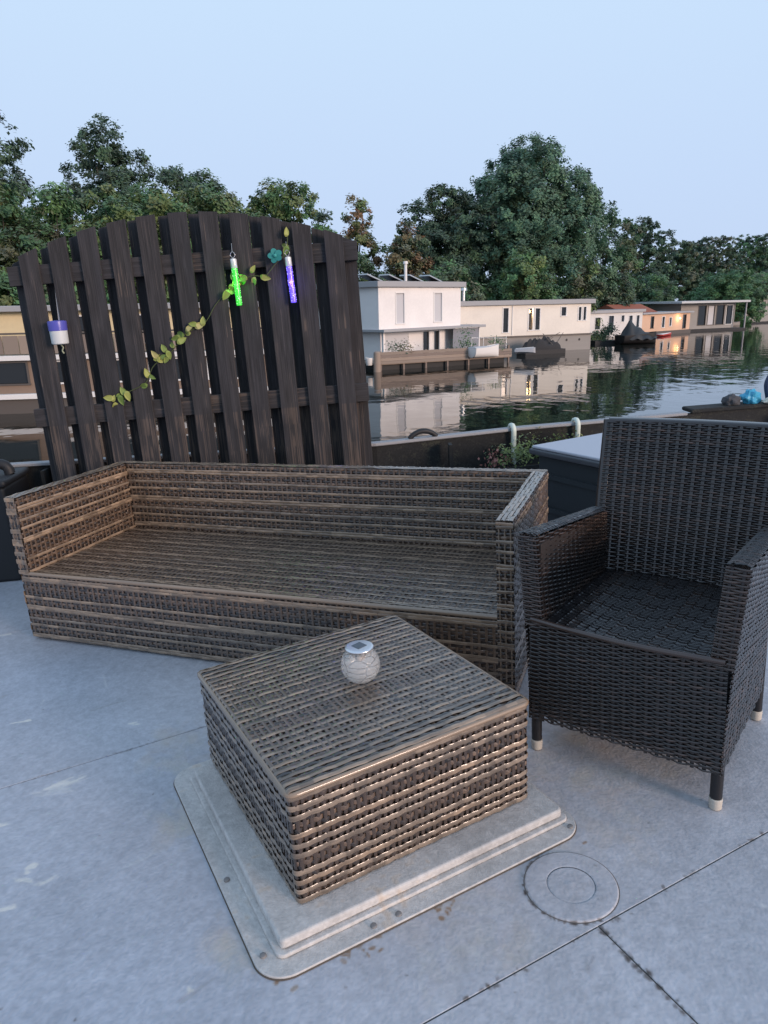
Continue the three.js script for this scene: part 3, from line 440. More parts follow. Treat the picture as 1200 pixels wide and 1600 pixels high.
// P(a,b) -> Vector3; strands run along a, rows stack along b; the outer side is that of dP/da x dP/db times sgn
function weave(parent, P, o) {
  const { rows, stakes, seq, La, Lb, amp = .0028, wfrac = .9, crown = .0016, sgn = 1, seg = 4, closed = false, stakeM, stakeW = .005, doubled = false, jit = .0009, seed = 1, stakeB = 6, thin = 1, joined = false } = o;
  const bins = new Map();
  const r = rngOf(seed), frame = (a, b) => { const e = .002, p = P(a, b), da = P(Math.min(1, a + e), b).sub(P(Math.max(0, a - e), b)), db = P(a, Math.min(1, b + e)).sub(P(a, Math.max(0, b - e))); const n = da.clone().cross(db).normalize().multiplyScalar(sgn); return [p, n, db.normalize()]; };
  const n = stakes * seg;
  for (let j = 0; j < rows; j++) {
    const b0 = (j + .5 + (joined ? 0 : (r() - .5) * .16)) / rows, wa = (joined ? .04 : .10) / rows, wf = 3 + 5 * r(), hw = Lb / rows * wfrac / 2 * (.93 + .14 * r()), sh = (doubled ? ((j >> 1) & 1) : (j & 1)) ? -1 : 1, pos = [], uv = [], idx = [], clr = [], ph = r() * 6; let tone = 1;
    const pale = seq[j % seq.length] === RB.tan || seq[j % seq.length] === RB.grey, lift = joined ? 0 : pale ? amp * .9 : -amp * .75, wav = joined ? 1 : pale ? .28 : .8;
    const off = [-1, -.5, .5, 1], up = [-crown, 0, 0, -crown], vo = r();
    for (let i = 0; i <= n; i++) {
      if (i % (2 * seg) === 0) tone = .62 + .72 * r();
      const a = i / n, [p, N, B] = frame(a, Math.min(1, Math.max(0, b0 + wa * Math.sin(a * wf * (La + .3) + ph)))), w = Math.sin(Math.PI * a * stakes), h = amp * sh * Math.sign(w) * Math.pow(Math.abs(w), .75) * thin * wav + lift + jit * Math.sin(i * .37 + ph);
      const ww = hw * (1 - .1 * Math.max(0, -h / amp));
      for (let k = 0; k < 4; k++) { pos.push(p.x + N.x * (h + up[k]) + B.x * off[k] * ww, p.y + N.y * (h + up[k]) + B.y * off[k] * ww, p.z + N.z * (h + up[k]) + B.z * off[k] * ww); uv.push(a * La * 3 + vo, vo + k / 3 * .12); clr.push(tone, tone, tone); }
      if (i < n) for (let k = 0; k < 3; k++) { const q = i * 4 + k; idx.push(q, q + 4, q + 1, q + 1, q + 4, q + 5); }
    }
    const g = new THREE.BufferGeometry(); g.setAttribute('position', new THREE.Float32BufferAttribute(pos, 3)); g.setAttribute('uv', new THREE.Float32BufferAttribute(uv, 2)); g.setAttribute('color', new THREE.Float32BufferAttribute(clr, 3)); g.setIndex(idx); g.computeVertexNormals();
    const mm = seq[j % seq.length]; if (joined) { if (!bins.has(mm)) bins.set(mm, []); bins.get(mm).push(g); } else part('wicker_strand', g, mm, parent);
  }
  for (const [mm, list] of bins) part('wicker_weave', mergeGeometries(list), mm, parent).userData.kind = 'stuff';
  const pos = [], uv = [], idx = []; let q = 0;
  for (let s = 0; s < stakes; s++) {
    const a = (s + .5) / stakes;
    for (let i = 0; i <= stakeB; i++) { const b = i / stakeB, [p, N, B] = frame(a, b), A = B.clone().cross(N).normalize(); for (const k of [-1, 0, 1]) { const u = k ? -.001 : .0008; pos.push(p.x + A.x * k * stakeW / 2 + N.x * u, p.y + A.y * k * stakeW / 2 + N.y * u, p.z + A.z * k * stakeW / 2 + N.z * u); uv.push(b * Lb * 3, s * .37 + (k + 1) * .06); }
      if (i < stakeB) { for (const k of [0, 1]) { const c = q + i * 3 + k; idx.push(c, c + 3, c + 1, c + 1, c + 3, c + 4); } } }
    q += (stakeB + 1) * 3;
  }
  const g = new THREE.BufferGeometry(); g.setAttribute('position', new THREE.Float32BufferAttribute(pos, 3)); g.setAttribute('uv', new THREE.Float32BufferAttribute(uv, 2)); g.setAttribute('color', new THREE.Float32BufferAttribute(new Float32Array(pos.length).fill(.9), 3)); g.setIndex(idx); g.computeVertexNormals();
  part('wicker_stakes', g, stakeM, parent).userData.kind = 'stuff';
}
const bil = (p00, p10, p01, p11) => (a, b) => p00.clone().lerp(p10, a).lerp(p01.clone().lerp(p11, a), b);

{ // coffee table
  const g = thing('coffee_table', 'low square brown wicker coffee table standing on the pale deck hatch', 'table'); g.position.set(-.2377, 0, -1.3144); g.rotation.y = .5067;
  const W = .657, D = .669, y0 = .0425, h = .333, rc = .016;
  const loop = []; { const cs = [[rc, -rc, Math.PI, 1.5], [W - rc, -rc, 1.5 * Math.PI, 2], [W - rc, -D + rc, 0, .5], [rc, -D + rc, .5 * Math.PI, 1]]; for (const [cx, cz, a0] of cs) for (let k = 0; k <= 6; k++) { const a = a0 + k / 6 * Math.PI / 2; loop.push(V(cx + Math.cos(a) * rc, 0, cz - Math.sin(a) * rc)); } loop.push(loop[0].clone()); }
  const len = [0]; for (let i = 1; i < loop.length; i++) len.push(len[i - 1] + loop[i].distanceTo(loop[i - 1])); const LT = len.at(-1);
  const ring = a => { let s = (a % 1) * LT, i = 1; if (a >= 1) s = LT; while (i < len.length - 1 && len[i] < s) i++; const t = (s - len[i - 1]) / (len[i] - len[i - 1]); return loop[i - 1].clone().lerp(loop[i], t); };
  const sk = part('skirt', box(.012, W - .012, y0 + .004, h - .012, -D + .012, -.012), core, g);
  weave(sk, (a, b) => { const p = ring(a); p.y = lerp(y0 + .003, h - .014, b); return p; }, { rows: 23, stakes: 160, La: LT, Lb: h - y0 - .017, seq: brownSeq(5), stakeM: RB.dark, seed: 3, sgn: 1, stakeW: .009, amp: .003, seg: 4, wfrac: 1.08 });
  const top = part('tabletop', box(.008, W - .008, h - .02, h - .008, -D + .008, -.008), core, g);
  const ed = .012, drop = d => d < ed ? ed - Math.sqrt(Math.max(0, ed * ed - (ed - d) * (ed - d))) : 0;
  weave(top, (a, b) => { const x = a * W, z = b * D; return V(x, h - drop(Math.min(x, W - x) + .002) - drop(Math.min(z, D - z) + .002), -z); }, { rows: 54, stakes: 40, La: W, Lb: D, seq: brownSeq(9), stakeM: RB.mid, seed: 4, sgn: 1, stakeW: .009, amp: .0011, crown: .0012, wfrac: 1.02 });
  const rim = []; for (let i = 0; i < loop.length - 1; i++) rim.push(V(loop[i].x, h - .010, loop[i].z));
  part('edge_binding', (() => { const c = new THREE.CurvePath(); for (let i = 0; i < rim.length; i++) c.add(new THREE.LineCurve3(rim[i], rim[(i + 1) % rim.length])); return new THREE.TubeGeometry(c, 260, .0075, 7, true); })(), RB.tan, g);
  const feet = [[.03, -.03], [W - .03, -.03], [.03, -D + .03], [W - .03, -D + .03]]; for (const [x, z] of feet) part('foot', new THREE.CylinderGeometry(.012, .012, .006, 10).translate(x, y0 + .003, z), M.black, g);
}
{ // sofa
  const g = thing('wicker_sofa', 'long brown wicker sofa without cushions before the black fence', 'sofa'); g.position.set(-1.569, 0, -2.9397); g.rotation.y = -.3727;
  const L = 2.1156, D = .744, hs = .3086, hb = .64, t = .056, y0 = .012, nS = 80, nD = 28, sp = .0115;
  const rowsOf = h => Math.round(h / sp);
  const seat = part('seat', box(t, L - t, hs - .03, hs - .008, -D + t, -.012), core, g);
  weave(seat, bil(V(t, hs, -.006), V(L - t, hs, -.006), V(t, hs, -D + t), V(L - t, hs, -D + t)), { rows: rowsOf(D - t) - 6, stakes: 84, La: L, Lb: D - t, seq: bandSeq(21), stakeM: RB.mid, seed: 21, stakeW: .012, amp: .0012, crown: .0012, wfrac: 1.02 });
  const front = part('front_panel', box(t * .2, L - t, y0, hs - .008, -.03, -.012), core, g);
  weave(front, bil(V(.006, y0, -.004), V(L - t, y0, -.004), V(.006, hs - .006, -.004), V(L - t, hs - .006, -.004)), { rows: rowsOf(hs), stakes: nS, La: L, Lb: hs, seq: bandSeq(25), stakeM: RB.mid, seed: 22, stakeW: .01, wfrac: 1.0, amp: .0024 });
  part('seat_edge', tube([V(t * .4, hs - .001, -.006), V(L / 2, hs - .001, -.006), V(L - t, hs - .001, -.006)], .009, 60, 7), RB.tan, g);
  const back = part('backrest', box(.01, L - .01, y0, hb - .01, -D + .01, -D + t - .012), core, g);
  weave(back, bil(V(t, hs, -D + t), V(L - t, hs, -D + t), V(t, hb - .004, -D + t), V(L - t, hb - .004, -D + t)), { rows: rowsOf(hb - hs), stakes: nS, La: L, Lb: hb - hs, seq: bandSeq(33), stakeM: RB.mid, seed: 23, stakeW: .01, wfrac: 1.0, amp: .0024 });
  weave(back, bil(V(0, hb, -D + t), V(L, hb, -D + t), V(0, hb, -D), V(L, hb, -D)), { rows: 4, stakes: nS, La: L, Lb: t, seq: [RB.grey, RB.tan, RB.grey, RB.mid], stakeM: RB.mid, seed: 24, thin: .6 });
  const arm = (x0, x1, s) => {
    const a = part('arm', box(x0 + .012, x1 - .012, y0, hb - .01, -D + t + .001, -.012), core, g), inX = s > 0 ? x1 : x0, outX = s > 0 ? x0 : x1;
    weave(a, bil(V(inX, hs, -D + t), V(inX, hs, -.004), V(inX, hb - .004, -D + t), V(inX, hb - .004, -.004)), { rows: rowsOf(hb - hs), stakes: nD, La: D, Lb: hb - hs, seq: bandSeq(41 + s), stakeM: RB.mid, seed: 30 + s, stakeW: .01, wfrac: 1.0, amp: .0024, sgn: s > 0 ? -1 : 1 });
    weave(a, bil(V(outX, y0, -D), V(outX, y0, -.004), V(outX, hb - .004, -D), V(outX, hb - .004, -.004)), { rows: s > 0 ? 20 : 52, stakes: nD, La: D, Lb: hb - y0, seq: bandSeq(51 + s), stakeM: RB.mid, seed: 33 + s, stakeW: .01, wfrac: 1.0, amp: .0024, sgn: s > 0 ? 1 : -1 });
    weave(a, bil(V(x0, s > 0 ? hs : y0, 0), V(x1, s > 0 ? hs : y0, 0), V(x0, hb - .004, 0), V(x1, hb - .004, 0)), { rows: s > 0 ? 29 : 54, stakes: 3, La: t, Lb: hb, seq: bandSeq(61 + s), stakeM: RB.tan, seed: 36 + s, seg: 6 });
    weave(a, bil(V(x0, hb, -.0), V(x0, hb, -D + t), V(x1, hb, -.0), V(x1, hb, -D + t)), { rows: 4, stakes: nD, La: D, Lb: t, seq: [RB.tan, RB.grey, RB.tan, RB.grey], stakeM: RB.mid, seed: 39 + s, thin: .6, sgn: -1 });
  };
  arm(0, t, 1); arm(L - t, L, -1);
  for (const [x, z] of [[.04, -.04], [L - .04, -.04], [.04, -D + .04], [L - .04, -D + .04]]) part('foot', new THREE.CylinderGeometry(.015, .015, .014, 10).translate(x, .007, z), M.black, g);
}
{ // armchair
  const g = thing('wicker_armchair', 'dark brown wicker armchair with pale leg caps at the right', 'armchair'); g.position.set(.415, 0, -1.916); g.rotation.y = -.6625;
  const W = .512, yb = .112, ys = .432, sp = .0067, rw = h => Math.round(h / sp), stakeM = RC.b, pitch = .031;
  const bow = (P, d) => (a, b) => { const p = P(a, b); p.z += d * Math.sin(Math.PI * a) * b; return p; };
  const fr = part('front_panel', box(.015, W - .015, yb + .01, ys - .01, -.02, .008), coreChair, g);
  weave(fr, bow(bil(V(-.012, yb, .022), V(W + .012, yb, .022), V(-.006, ys, .024), V(W + .006, ys, .024)), .022), { joined: true, rows: rw(ys - yb), stakes: 18, La: W, Lb: ys - yb, seq: chairSeq(1), stakeM, seed: 50, amp: .0036, seg: 5, stakeW: .01, crown: .002 });
  const st = part('seat', box(.02, W - .02, ys - .03, ys - .012, -.47, .0), coreChair, g);
  const dip = (a, b) => -.012 * Math.sin(Math.PI * a) * Math.sin(Math.PI * b);
  weave(st, (a, b) => V(lerp(.016, W - .016, b), ys + .002 + dip(a, b), lerp(.026 + .022 * Math.sin(Math.PI * b), -.47, a)), { joined: true, rows: 17, stakes: 52, La: .5, Lb: W, seq: [RC.b, RC.c, RC.b, RC.a], stakeM: RC.c, seed: 51, amp: .0012, seg: 2, stakeW: .008, crown: .0014, sgn: 1 });
  part('seat_edge', tube(Array.from({ length: 9 }, (_, i) => V(lerp(0, W, i / 8), ys, .026 + .022 * Math.sin(Math.PI * i / 8))), .008, 40, 7), RC.d, g);
  // reclined backrest
  const bz = y => -.445 - .115 * Math.pow(Math.max(0, y - ys) / (.905 - ys), 1.15), curve = a => -.02 * Math.sin(Math.PI * a);
  const bk = part('backrest', (() => { const q = box(.02, W - .02, 0, 1, -.5, .5); q.scale(1, 1, 1); const s = new THREE.BoxGeometry(W - .04, .905 - ys - .02, .03, 8, 10, 1), p = s.attributes.position; for (let i = 0; i < p.count; i++) { const y = p.getY(i) + (.905 + ys) / 2, x = p.getX(i) / W + .5; p.setXYZ(i, p.getX(i) + W / 2, y, bz(y) + curve(x) - .028 + p.getZ(i) * .8); } s.computeVertexNormals(); return s; })(), coreChair, g);
  weave(bk, (a, b) => { const y = lerp(ys - .005, .905, b), e = lerp(-.002, -.012, b); return V(lerp(e, W - e, a), y, bz(y) + curve(a)); }, { joined: true, rows: rw(.905 - ys), stakes: 18, La: W, Lb: .905 - ys, seq: chairSeq(2), stakeM, seed: 52, amp: .0036, seg: 5, stakeW: .01, crown: .002 });
  weave(bk, (a, b) => { const y = lerp(yb + .02, .9, b), e = -.008, k = Math.max(0, (y - ys) / (.905 - ys)); return V(lerp(e, W - e, a), y, (y > ys ? bz(y) : -.445) + curve(a) - .05); }, { joined: true, rows: 100, stakes: 18, La: W, Lb: .8, seq: chairSeq(3), stakeM, seed: 53, amp: .0036, seg: 4, sgn: -1, stakeW: .01 });
  part('top_edge', (() => { const s = tube(Array.from({ length: 9 }, (_, i) => V(lerp(-.012, W + .012, i / 8), 0, curve(i / 8))), .026, 40, 10); s.scale(1, .4, 1); s.translate(0, .905, bz(.905) - .025); return s; })(), RC.b, g);
  for (const s of [0, 1]) part('side_edge', tube(Array.from({ length: 8 }, (_, i) => { const y = lerp(ys, .905, i / 7); return V(s ? W + lerp(.002, .012, i / 7) : -lerp(.002, .012, i / 7), y, bz(y) - .026); }), .022, 30, 8).translate(0, 0, 0), RC.b, g);
  // arms: outer x flares with height, inner face, rounded top
  for (const s of [0, 1]) {
    const X = x => s ? W - x : x, sg = s ? -1 : 1;
    const topY = v => lerp(.683, .632, v), zf = v => lerp(.026, -.475, v);
    const out = (v, k) => X(lerp(-.008, lerp(-.042, -.026, v), Math.pow(k, 1.6))), inn = (v, k) => X(lerp(.034, lerp(.014, .026, v), k));
    const pa = part('arm', (() => { const q = []; const N = 8; for (let i = 0; i < N; i++) { const v0 = i / N; const zA = lerp(.012, -.46, v0), zB = lerp(.012, -.46, (i + 1) / N) ; q.push(box(Math.min(X(-.002), X(.022)), Math.max(X(-.002), X(.022)), yb + .01, topY(v0) - .03, zB, zA)); } return merge(q); })(), coreChair, g);
    weave(pa, (a, b) => { const y = lerp(yb, topY(a) - .008, b); return V(out(a, b), y, zf(a)); }, { joined: true, rows: rw(.56), stakes: 16, La: .5, Lb: .56, seq: chairSeq(5 + s), stakeM, seed: 54 + s, amp: .0034, seg: 5, sgn: s ? 1 : -1, stakeW: .01, crown: .002 });
    if (1) weave(pa, (a, b) => { const y = lerp(ys, topY(a) - .008, b); return V(inn(a, b), y, zf(a)); }, { joined: true, rows: rw(.24), stakes: 16, La: .5, Lb: .24, seq: chairSeq(7 + s), stakeM, seed: 56 + s, amp: .0034, seg: 5, sgn: s ? -1 : 1, stakeW: .01, crown: .002 });
    weave(pa, (a, b) => { const y = lerp(ys - .02, topY(0) - .006, b), k = (y - yb) / (topY(0) - yb); return V(lerp(out(0, Math.max(0, k)), inn(0, Math.max(0, (y - ys) / .25)), a), y, .028); }, { joined: true, rows: rw(.26), stakes: 2, La: .05, Lb: .26, seq: chairSeq(9 + s).map(m => RC.d), stakeM, seed: 58 + s, amp: .003, seg: 5, sgn: s ? -1 : 1, stakeW: .008, crown: .002 });
    weave(pa, (a, b) => V(lerp(out(b, 1), inn(b, 1), a), topY(b) + .004 * Math.sin(Math.PI * a), zf(b)), { joined: true, rows: 70, stakes: 2, La: .055, Lb: .5, seq: chairSeq(11 + s), stakeM, seed: 60 + s, amp: .0015, seg: 5, sgn: s ? -1 : 1, stakeW: .01, crown: .002 });
  }
  for (const [x, z] of [[0.004, 0], [W - .004, 0], [.004, -.5], [W - .004, -.5]]) { const l = part('leg', cyl(V(x, .026, z), V(x, .45, z < -.1 ? z + .03 : z), .0155, .0165, 14), mat(.014, .013, .014, .4), g); part('leg_cap', lathe([[0, 0], [.013, 0], [.016, .004], [.0172, .03], [.0165, .034], [0, .034]], 16).translate(x, 0, z), mat(.52, .47, .40, .55), l); }
}
{ // crackle glass solar jar on the table
  const g = thing('solar_jar_lamp', 'crackle glass solar jar with silver lid on the coffee table', 'lamp'); g.position.set(-.088, .3355, -1.775); g.scale.setScalar(1.1);
  const n = 256, rr = rngOf(7), pts = Array.from({ length: 90 }, () => [rr() * n, rr() * n]);
  const crack = texFrom(n, (x, y, o) => { let a = 1e9, b = 1e9; for (const p of pts) { let dx = Math.abs(p[0] - x), dy = Math.abs(p[1] - y); dx = Math.min(dx, n - dx); const q = Math.hypot(dx, dy); if (q < a) { b = a; a = q; } else if (q < b) b = q; } const v = Math.min(1, (b - a) / 4); o[0] = o[1] = o[2] = 60 + 190 * v; });
  const gm = new THREE.MeshPhysicalMaterial({ color: col(.93, .93, .92), roughness: .14, transmission: .74, thickness: 0, ior: 1.45, bumpMap: crack, bumpScale: .004, side: THREE.DoubleSide });
  const prof = []; for (let i = 0; i <= 16; i++) { const a = -1.15 + i / 16 * 2.1; prof.push([.0485 * Math.cos(a), .0455 + .0478 * Math.sin(a)]); }
  part('glass_globe', lathe([[0, .0015], [.012, .0008], ...prof, [.027, .086], [.027, .089]], 40), gm, g);
  const lid = part('lid', lathe([[0, .0945], [.030, .0945], [.0345, .093], [.0355, .0905], [.0345, .0885], [.029, .088], [.029, .079], [0, .079]], 40), mat(.74, .74, .76, .32, { metalness: .85 }), g);
  part('solar_cell', box(-.0135, .0135, .0946, .0956, -.0135, .0135).rotateY(.75), mat(.10, .12, .14, .35), lid);
  part('light_unit', merge([new THREE.CylinderGeometry(.016, .012, .02, 16).translate(0, .069, 0), new THREE.SphereGeometry(.004, 10, 8).translate(0, .056, 0)]), mat(.45, .36, .3, .5), g);
}
// ------------------------------------------------------------------ fence and what hangs on it
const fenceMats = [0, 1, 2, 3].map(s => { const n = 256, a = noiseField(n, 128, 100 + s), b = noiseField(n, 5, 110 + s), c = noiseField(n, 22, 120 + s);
  const m = mat(1, 1, 1, .9); m.map = texFrom(n, (x, y, o) => { const gr = a[((y >> 4) % n) * n + x], v = .74 + .3 * gr + .3 * (c[y * n + x] - .5), w = b[y * n + x]; const brownStreak = gr * .5 + c[y * n + x] * .35 + .3 * w + (y / n < .42 ? .26 : 0) > .9 ? 1 : 0; o[0] = (54 + 9 * w + 22 * brownStreak) * v; o[1] = (53 + 6 * w + 15 * brownStreak) * v; o[2] = (57 + 2 * w + 8 * brownStreak) * v; }, true);  // browner grain streaks, denser on the lower part of each board
  m.bumpMap = texFrom(n, (x, y, o) => { const q = a[((y >> 4) % n) * n + x] * 200 + 40 * c[y * n + x]; o[0] = o[1] = o[2] = q; }); m.bumpScale = .0014; return m; });
{
  const g = thing('fence_panel', 'arched black stained timber fence panel standing behind the sofa', 'fence'); g.position.set(-.928, .0, -3.934); g.rotation.set(-.033, .017, .018);
  const W = 1.8, arch = x => 1.832 - .235 * (x + .9 - .92) * (x + .9 - .92) - .018 * x, r = rngOf(15);
  const board = (x0, w, z0, m) => {
    const y0 = .012 + r() * .01, s = new THREE.Shape([[x0, y0], [x0 + w, y0], [x0 + w, arch(x0 + w)], [x0, arch(x0)]].map(p => new THREE.Vector2(...p)));
    const q = new THREE.ExtrudeGeometry(s, { depth: .014, bevelEnabled: true, bevelThickness: .002, bevelSize: .002, bevelOffset: -.002, bevelSegments: 1 }); q.translate(0, 0, z0 + .002);
    const u = q.attributes.uv, p = q.attributes.position, o = r(); for (let i = 0; i < u.count; i++) u.setXY(i, p.getX(i) * 3.2 + o, p.getY(i) * .52); const b = part('board', q, m, g); b.rotation.z = (r() - .5) * .004; return b;
  };
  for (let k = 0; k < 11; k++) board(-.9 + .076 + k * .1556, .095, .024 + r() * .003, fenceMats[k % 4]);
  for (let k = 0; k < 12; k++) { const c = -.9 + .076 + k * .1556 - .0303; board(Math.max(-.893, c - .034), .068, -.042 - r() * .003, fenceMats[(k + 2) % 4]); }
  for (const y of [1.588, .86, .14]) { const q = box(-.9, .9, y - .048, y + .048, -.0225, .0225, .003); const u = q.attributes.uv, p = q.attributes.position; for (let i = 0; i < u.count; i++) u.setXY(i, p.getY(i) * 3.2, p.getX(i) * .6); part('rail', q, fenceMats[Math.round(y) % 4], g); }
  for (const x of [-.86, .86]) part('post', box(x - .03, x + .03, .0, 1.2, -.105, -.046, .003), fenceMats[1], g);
}
{ // leaf garland
  const g = thing('leaf_garland', 'garland of yellow green leaves climbing diagonally across the fence', 'garland');
  const pts = [[-1.41, .915], [-1.32, .955], [-1.22, 1.0], [-1.17, 1.08], [-1.06, 1.155], [-.98, 1.235], [-.87, 1.29], [-.81, 1.37], [-.745, 1.43], [-.68, 1.475], [-.6, 1.505], [-.54, 1.5], [-.48, 1.555], [-.42, 1.61], [-.405, 1.685]].map(p => V(p[0], p[1], -3.934 - .033 * p[1] + .052));
  part('vine', tube(pts, .0022, 90, 5), mat(.07, .09, .03, .8), g);
  const curve = new THREE.CatmullRomCurve3(pts), r = rngOf(23);
  const leafGeo = (() => { const s = new THREE.Shape(); s.moveTo(0, 0); s.bezierCurveTo(.35, .1, .42, .6, 0, 1); s.bezierCurveTo(-.42, .6, -.35, .1, 0, 0); const q = new THREE.ExtrudeGeometry(s, { depth: .012, bevelEnabled: false, curveSegments: 6 }), p = q.attributes.position; for (let i = 0; i < p.count; i++) p.setZ(i, p.getZ(i) + .35 * Math.abs(p.getX(i)) - .22 * p.getY(i) * p.getY(i)); q.computeVertexNormals(); return q; })();
  const lm = [[.34, .36, .09], [.25, .31, .07], [.46, .42, .16], [.16, .24, .05]].map(c => new THREE.MeshPhysicalMaterial({ color: col(...c), roughness: .6, transmission: .12, thickness: 0, side: THREE.DoubleSide }));
  const clusters = [.0, .015, .03, .05, .065, .16, .18, .25, .265, .28, .30, .32, .35, .40, .415, .43, .47, .49, .66, .675, .69, .71, .745, .76, .775, .81, .97, .985];
  clusters.flatMap((t, i) => i % 2 ? [t] : [t, t + .006]).forEach((t, i) => { const p = curve.getPointAt(Math.min(1, t)), s = .038 + .024 * r(), l = part('leaf', leafGeo, lm[Math.floor(r() * 4)], g); l.position.copy(p).add(V((r() - .5) * .035, (r() - .5) * .035, .004 + .01 * r())); l.scale.setScalar(s); l.rotation.set((r() - .3) * .7, (r() - .5) * 1.0, r() * 6.28); });
}
{ // teal flower
  const g = thing('cloth_flower', 'small teal cloth flower beside the purple light tube', 'ornament'); g.position.set(-.475, 1.595, -3.925);
  const s = new THREE.Shape(); s.moveTo(0, 0); s.bezierCurveTo(.6, .2, .6, 1, 0, 1.1); s.bezierCurveTo(-.6, 1, -.6, .2, 0, 0); const pg = new THREE.ExtrudeGeometry(s, { depth: .05, bevelEnabled: false, curveSegments: 6 }), m = mat(.02, .20, .19, .7);
  for (let k = 0; k < 5; k++) { const p = part('petal', pg, m, g); p.scale.setScalar(.036); p.rotation.set(-.3, .25 * Math.cos(k * 1.26), k * 1.2566 + .3); p.position.z = .002 * k; }
  part('centre', new THREE.SphereGeometry(.009, 12, 8).translate(0, 0, .012), mat(.05, .3, .27, .7), g);
}
function lightTube(name, label, x, y1, y0, lean, c, em, power) {
  const g = thing(name, label, 'light tube', 'hanging light tubes on the fence'), h = y1 - y0; g.position.set(x, y1, -3.934 - .033 * y1 + .066); g.rotation.z = lean;
  const outer = part('tube', lathe([[0, -h], [.012, -h], [.0145, -h + .003], [.0145, -.045], [0, -.045]], 20), new THREE.MeshPhysicalMaterial({ color: col(...c), roughness: .2, transmission: .35, thickness: 0, emissive: col(...em), emissiveIntensity: 1 }), g);
  const r = rngOf(33), bb = []; for (let k = 0; k < 70; k++) { const a = r() * 6.28, q = new THREE.SphereGeometry(.0016 + .0012 * r(), 6, 5); q.translate(Math.cos(a) * .0142, -.05 - r() * (h - .06), Math.sin(a) * .0142); bb.push(q); }
  part('bubbles', merge(bb), new THREE.MeshStandardMaterial({ color: col(.8, .8, .8), roughness: .3, emissive: col(em[0] * 1.3 + .12, em[1] * 1.3 + .12, em[2] * 1.3 + .12), emissiveIntensity: 1 }), outer);
  part('cap', lathe([[0, -.046], [.0165, -.046], [.0165, -.004], [.014, 0], [.005, .002], [0, .004]], 20), mat(.78, .78, .76, .3, { metalness: .3 }), g);
  part('hook', tube([V(0, .002, 0), V(-.012, .018, 0), V(0, .034, 0), V(.012, .02, 0), V(.003, .004, 0)], .0018, 24, 6), M.metal, g);
  part('string', tube([V(0, .034, 0), V(0, .05, -.004), V(0, .075, -.012)], .0012, 8, 5), M.metal, g);
  const l = new THREE.PointLight(col(...em), power, 3); l.position.set(0, -h * .55, .02); l.name = 'tube_glow'; l.castShadow = true; l.shadow.radius = .6; g.add(l);
}
lightTube('light_tube', 'glowing green bubble light tube with silver cap hanging on the fence', -.690, 1.592, 1.362, .03, [.1, .6, .1], [.03, .62, .03], .035);
lightTube('light_tube', 'glowing violet bubble light tube with silver cap hanging on the fence', -.412, 1.585, 1.36, .05, [.25, .15, .8], [.16, .10, .95], .03);
{ // hanging jar lantern
  const g = thing('hanging_lantern', 'white jar lantern with blue rim hanging at the left of the fence', 'lantern'); g.position.set(-1.625, 1.34, -3.934 - .033 * 1.3 + .082);
  part('strap', box(-.006, .006, .0, .205, -.0385, -.036).rotateZ(-.06), mat(.30, .30, .31, .6), g);
  part('jar', lathe([[0, -.118], [.036, -.118], [.042, -.112], [.044, -.03], [.042, -.03], [.039, -.11], [0, -.113]], 28), new THREE.MeshPhysicalMaterial({ color: col(.78, .80, .80), roughness: .5, transmission: .3, thickness: 0, side: THREE.DoubleSide }), g);
  part('blue_rim', lathe([[.0435, -.05], [.046, -.048], [.047, -.004], [.044, 0], [0, .004], [0, -.002], [.042, -.006], [.042, -.048]], 28), new THREE.MeshPhysicalMaterial({ color: col(.12, .12, .55), roughness: .3, transmission: .25, thickness: 0, side: THREE.DoubleSide }), g);
  part('candle', new THREE.CylinderGeometry(.016, .016, .06, 16).translate(0, -.075, 0), mat(.8, .8, .76, .6), g);
  part('tassel', tube([V(0, -.118, 0), V(.012, -.135, .004), V(.004, -.15, .002), V(.01, -.165, 0)], .004, 14, 6), mat(.3, .32, .22, .8), g);
}
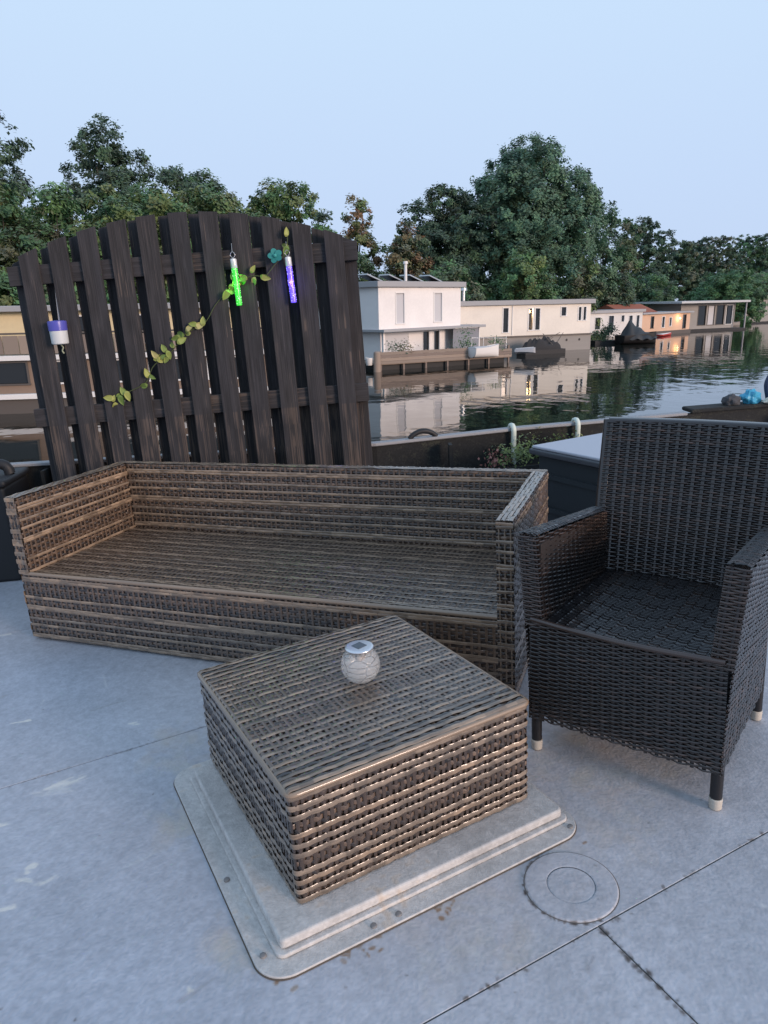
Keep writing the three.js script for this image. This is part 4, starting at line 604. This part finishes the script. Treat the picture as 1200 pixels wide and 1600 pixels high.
// ------------------------------------------------------------------ storage box, planter and odds and ends
{
  const g = thing('storage_box', 'dark plastic storage box with pale grey lid behind the armchair', 'storage box'); g.position.set(.745, 0, -3.60); g.rotation.y = -Math.PI / 2 + .5;
  // local x runs along the front edge towards the camera, local z away to the right
  const LX = .62, LZ = .86, pl = mat(.020, .028, .034, .6), lid = mat(.46, .47, .52, .5);
  part('body', box(.035, LX - .035, .0, .555, -LZ + .035, -.035, .012), pl, g);
  for (let k = 0; k < 3; k++) part('rib', box(.03, LX - .03, .1 + k * .17, .125 + k * .17, -.0349, -.026), pl, g);
  const ld = part('lid', box(0, LX, .556, .585, -LZ, 0, .01), mat(.06, .065, .075, .5), g); part('lid_top', box(.012, LX - .012, .585, .6, -LZ + .012, -.012, .006), lid, ld);
}
{
  const g = thing('hanging_planter', 'dark balcony planter of small green and pink plants hung on white hooks', 'planter'); g.position.set(.98, 0, -4.335); g.rotation.y = .16;
  part('trough', (() => { const s = new THREE.Shape([[-.06, 0], [.06, 0], [.085, .16], [.073, .16], [.05, .012], [-.05, .012], [-.073, .16], [-.085, .16]].map(p => new THREE.Vector2(...p))); const q = new THREE.ExtrudeGeometry(s, { depth: .62, bevelEnabled: false }); q.rotateY(Math.PI / 2); q.translate(-.33, .22, .115); return q; })(), mat(.02, .022, .022, .7), g);
  part('soil', box(-.325, .285, .33, .355, .05, .18), mat(.03, .022, .016, 1), g);
  const hookM = mat(.62, .68, .60, .5);
  for (const x of [-.19, .215]) part('hook', (() => { const s = tube([V(x, .36, .035), V(x, .5, .032), V(x, .575, .034), V(x, .592, .012), V(x, .588, -.02), V(x, .565, -.035)], .012, 30, 8); const p = s.attributes.position; for (let i = 0; i < p.count; i++) p.setX(i, x + (p.getX(i) - x) * 1.35); return s; })(), hookM, g);
  part('foliage', crownGeo([[-.27, .41, .12, .10, .07, .08], [-.13, .45, .12, .12, .085, .09], [.03, .44, .12, .11, .075, .09], [.2, .41, .12, .09, .06, .08]].map(l => l.map(v => v * 6)), { leaf: .14, per: 34, tones: [[.17, .23, .07], [.22, .26, .09], [.38, .17, .14], [.13, .18, .07]], dens: 2 }, 77).scale(1 / 6, 1 / 6, 1 / 6), leafM, g);
}
{ // black locker at the left edge
  const g = thing('black_locker', 'black locker with a rounded lid at the left edge beside the sofa arm', 'locker'); g.position.set(-2.35, 0, -3.85); g.rotation.y = .1;
  part('body', box(-.5, .36, .0, .52, -.19, .17, .02), M.black, g); part('lid', box(-.52, .375, .521, .56, -.2, .185, .018), M.black, g);
  part('handle', tube([V(-.2, .56, 0), V(.0, .60, 0), V(.28, .62, 0), V(.33, .60, 0), V(.34, .56, 0)], .028, 24, 10), M.black, g);
}
{
  const r = rngOf(3);
  const lump = (s, n, sd) => { const q = new THREE.IcosahedronGeometry(1, 4), p = q.attributes.position; for (let i = 0; i < p.count; i++) { const v = V(p.getX(i), p.getY(i), p.getZ(i)); const k = 1 + n * (Math.sin(v.x * 5 + sd) * Math.sin(v.y * 6 + sd * 2) + .6 * Math.sin(v.z * 9 + v.x * 7)); p.setXYZ(i, v.x * k * s[0], Math.max(-.6, v.y * k) * s[1], v.z * k * s[2]); } q.computeVertexNormals(); return q; };
  topMesh('cloth_bundle', lump([.055, .04, .05], .12, 1), mat(.06, .06, .065, .9), 'small dark grey bundle on the bulwark at the right edge', 'bundle').position.set(2.235, .616, -4.58);
  topMesh('plastic_bag', lump([.06, .055, .05], .2, 2), mat(.05, .33, .5, .45), 'crumpled turquoise plastic bag on the bulwark at the right edge', 'bag').position.set(2.37, .625, -4.60);
  topMesh('hose_loop', tube([V(-.03, 0, 0), V(-.045, .1, 0), V(.0, .16, -.01), V(.1, .15, -.02), V(.13, .06, 0), V(.1, .0, .02)], .020, 40, 10), mat(.02, .035, .08, .6), 'navy blue looped hose on the bulwark at the right edge', 'hose').position.set(2.52, .613, -4.61);
  topMesh('white_cloth', lump([.07, .025, .05], .15, 3), mat(.62, .58, .48, .8), 'off white folded cloth beside the navy hose on the bulwark', 'cloth').position.set(2.50, .607, -4.55);
}
// ------------------------------------------------------------------ tilt the deck and all that stands on it with the boat's camber
{
  const d = new THREE.Matrix4().makeRotationFromEuler(new THREE.Euler(-.2717, 0, -.0599, 'YXZ')), w = new THREE.Matrix4().makeRotationFromEuler(new THREE.Euler(-.2783, 0, -.02, 'YXZ'));
  const R = w.multiply(d.invert()), T = new THREE.Matrix4().makeTranslation(0, 1.3, 0).multiply(R).multiply(new THREE.Matrix4().makeTranslation(0, -1.3, 0));
  for (const o of near) { o.updateMatrix(); o.applyMatrix4(T); }
}
scene.traverse(o => { if (o.isMesh) o.castShadow = o.receiveShadow = true; });
renderer.render(scene, camera);
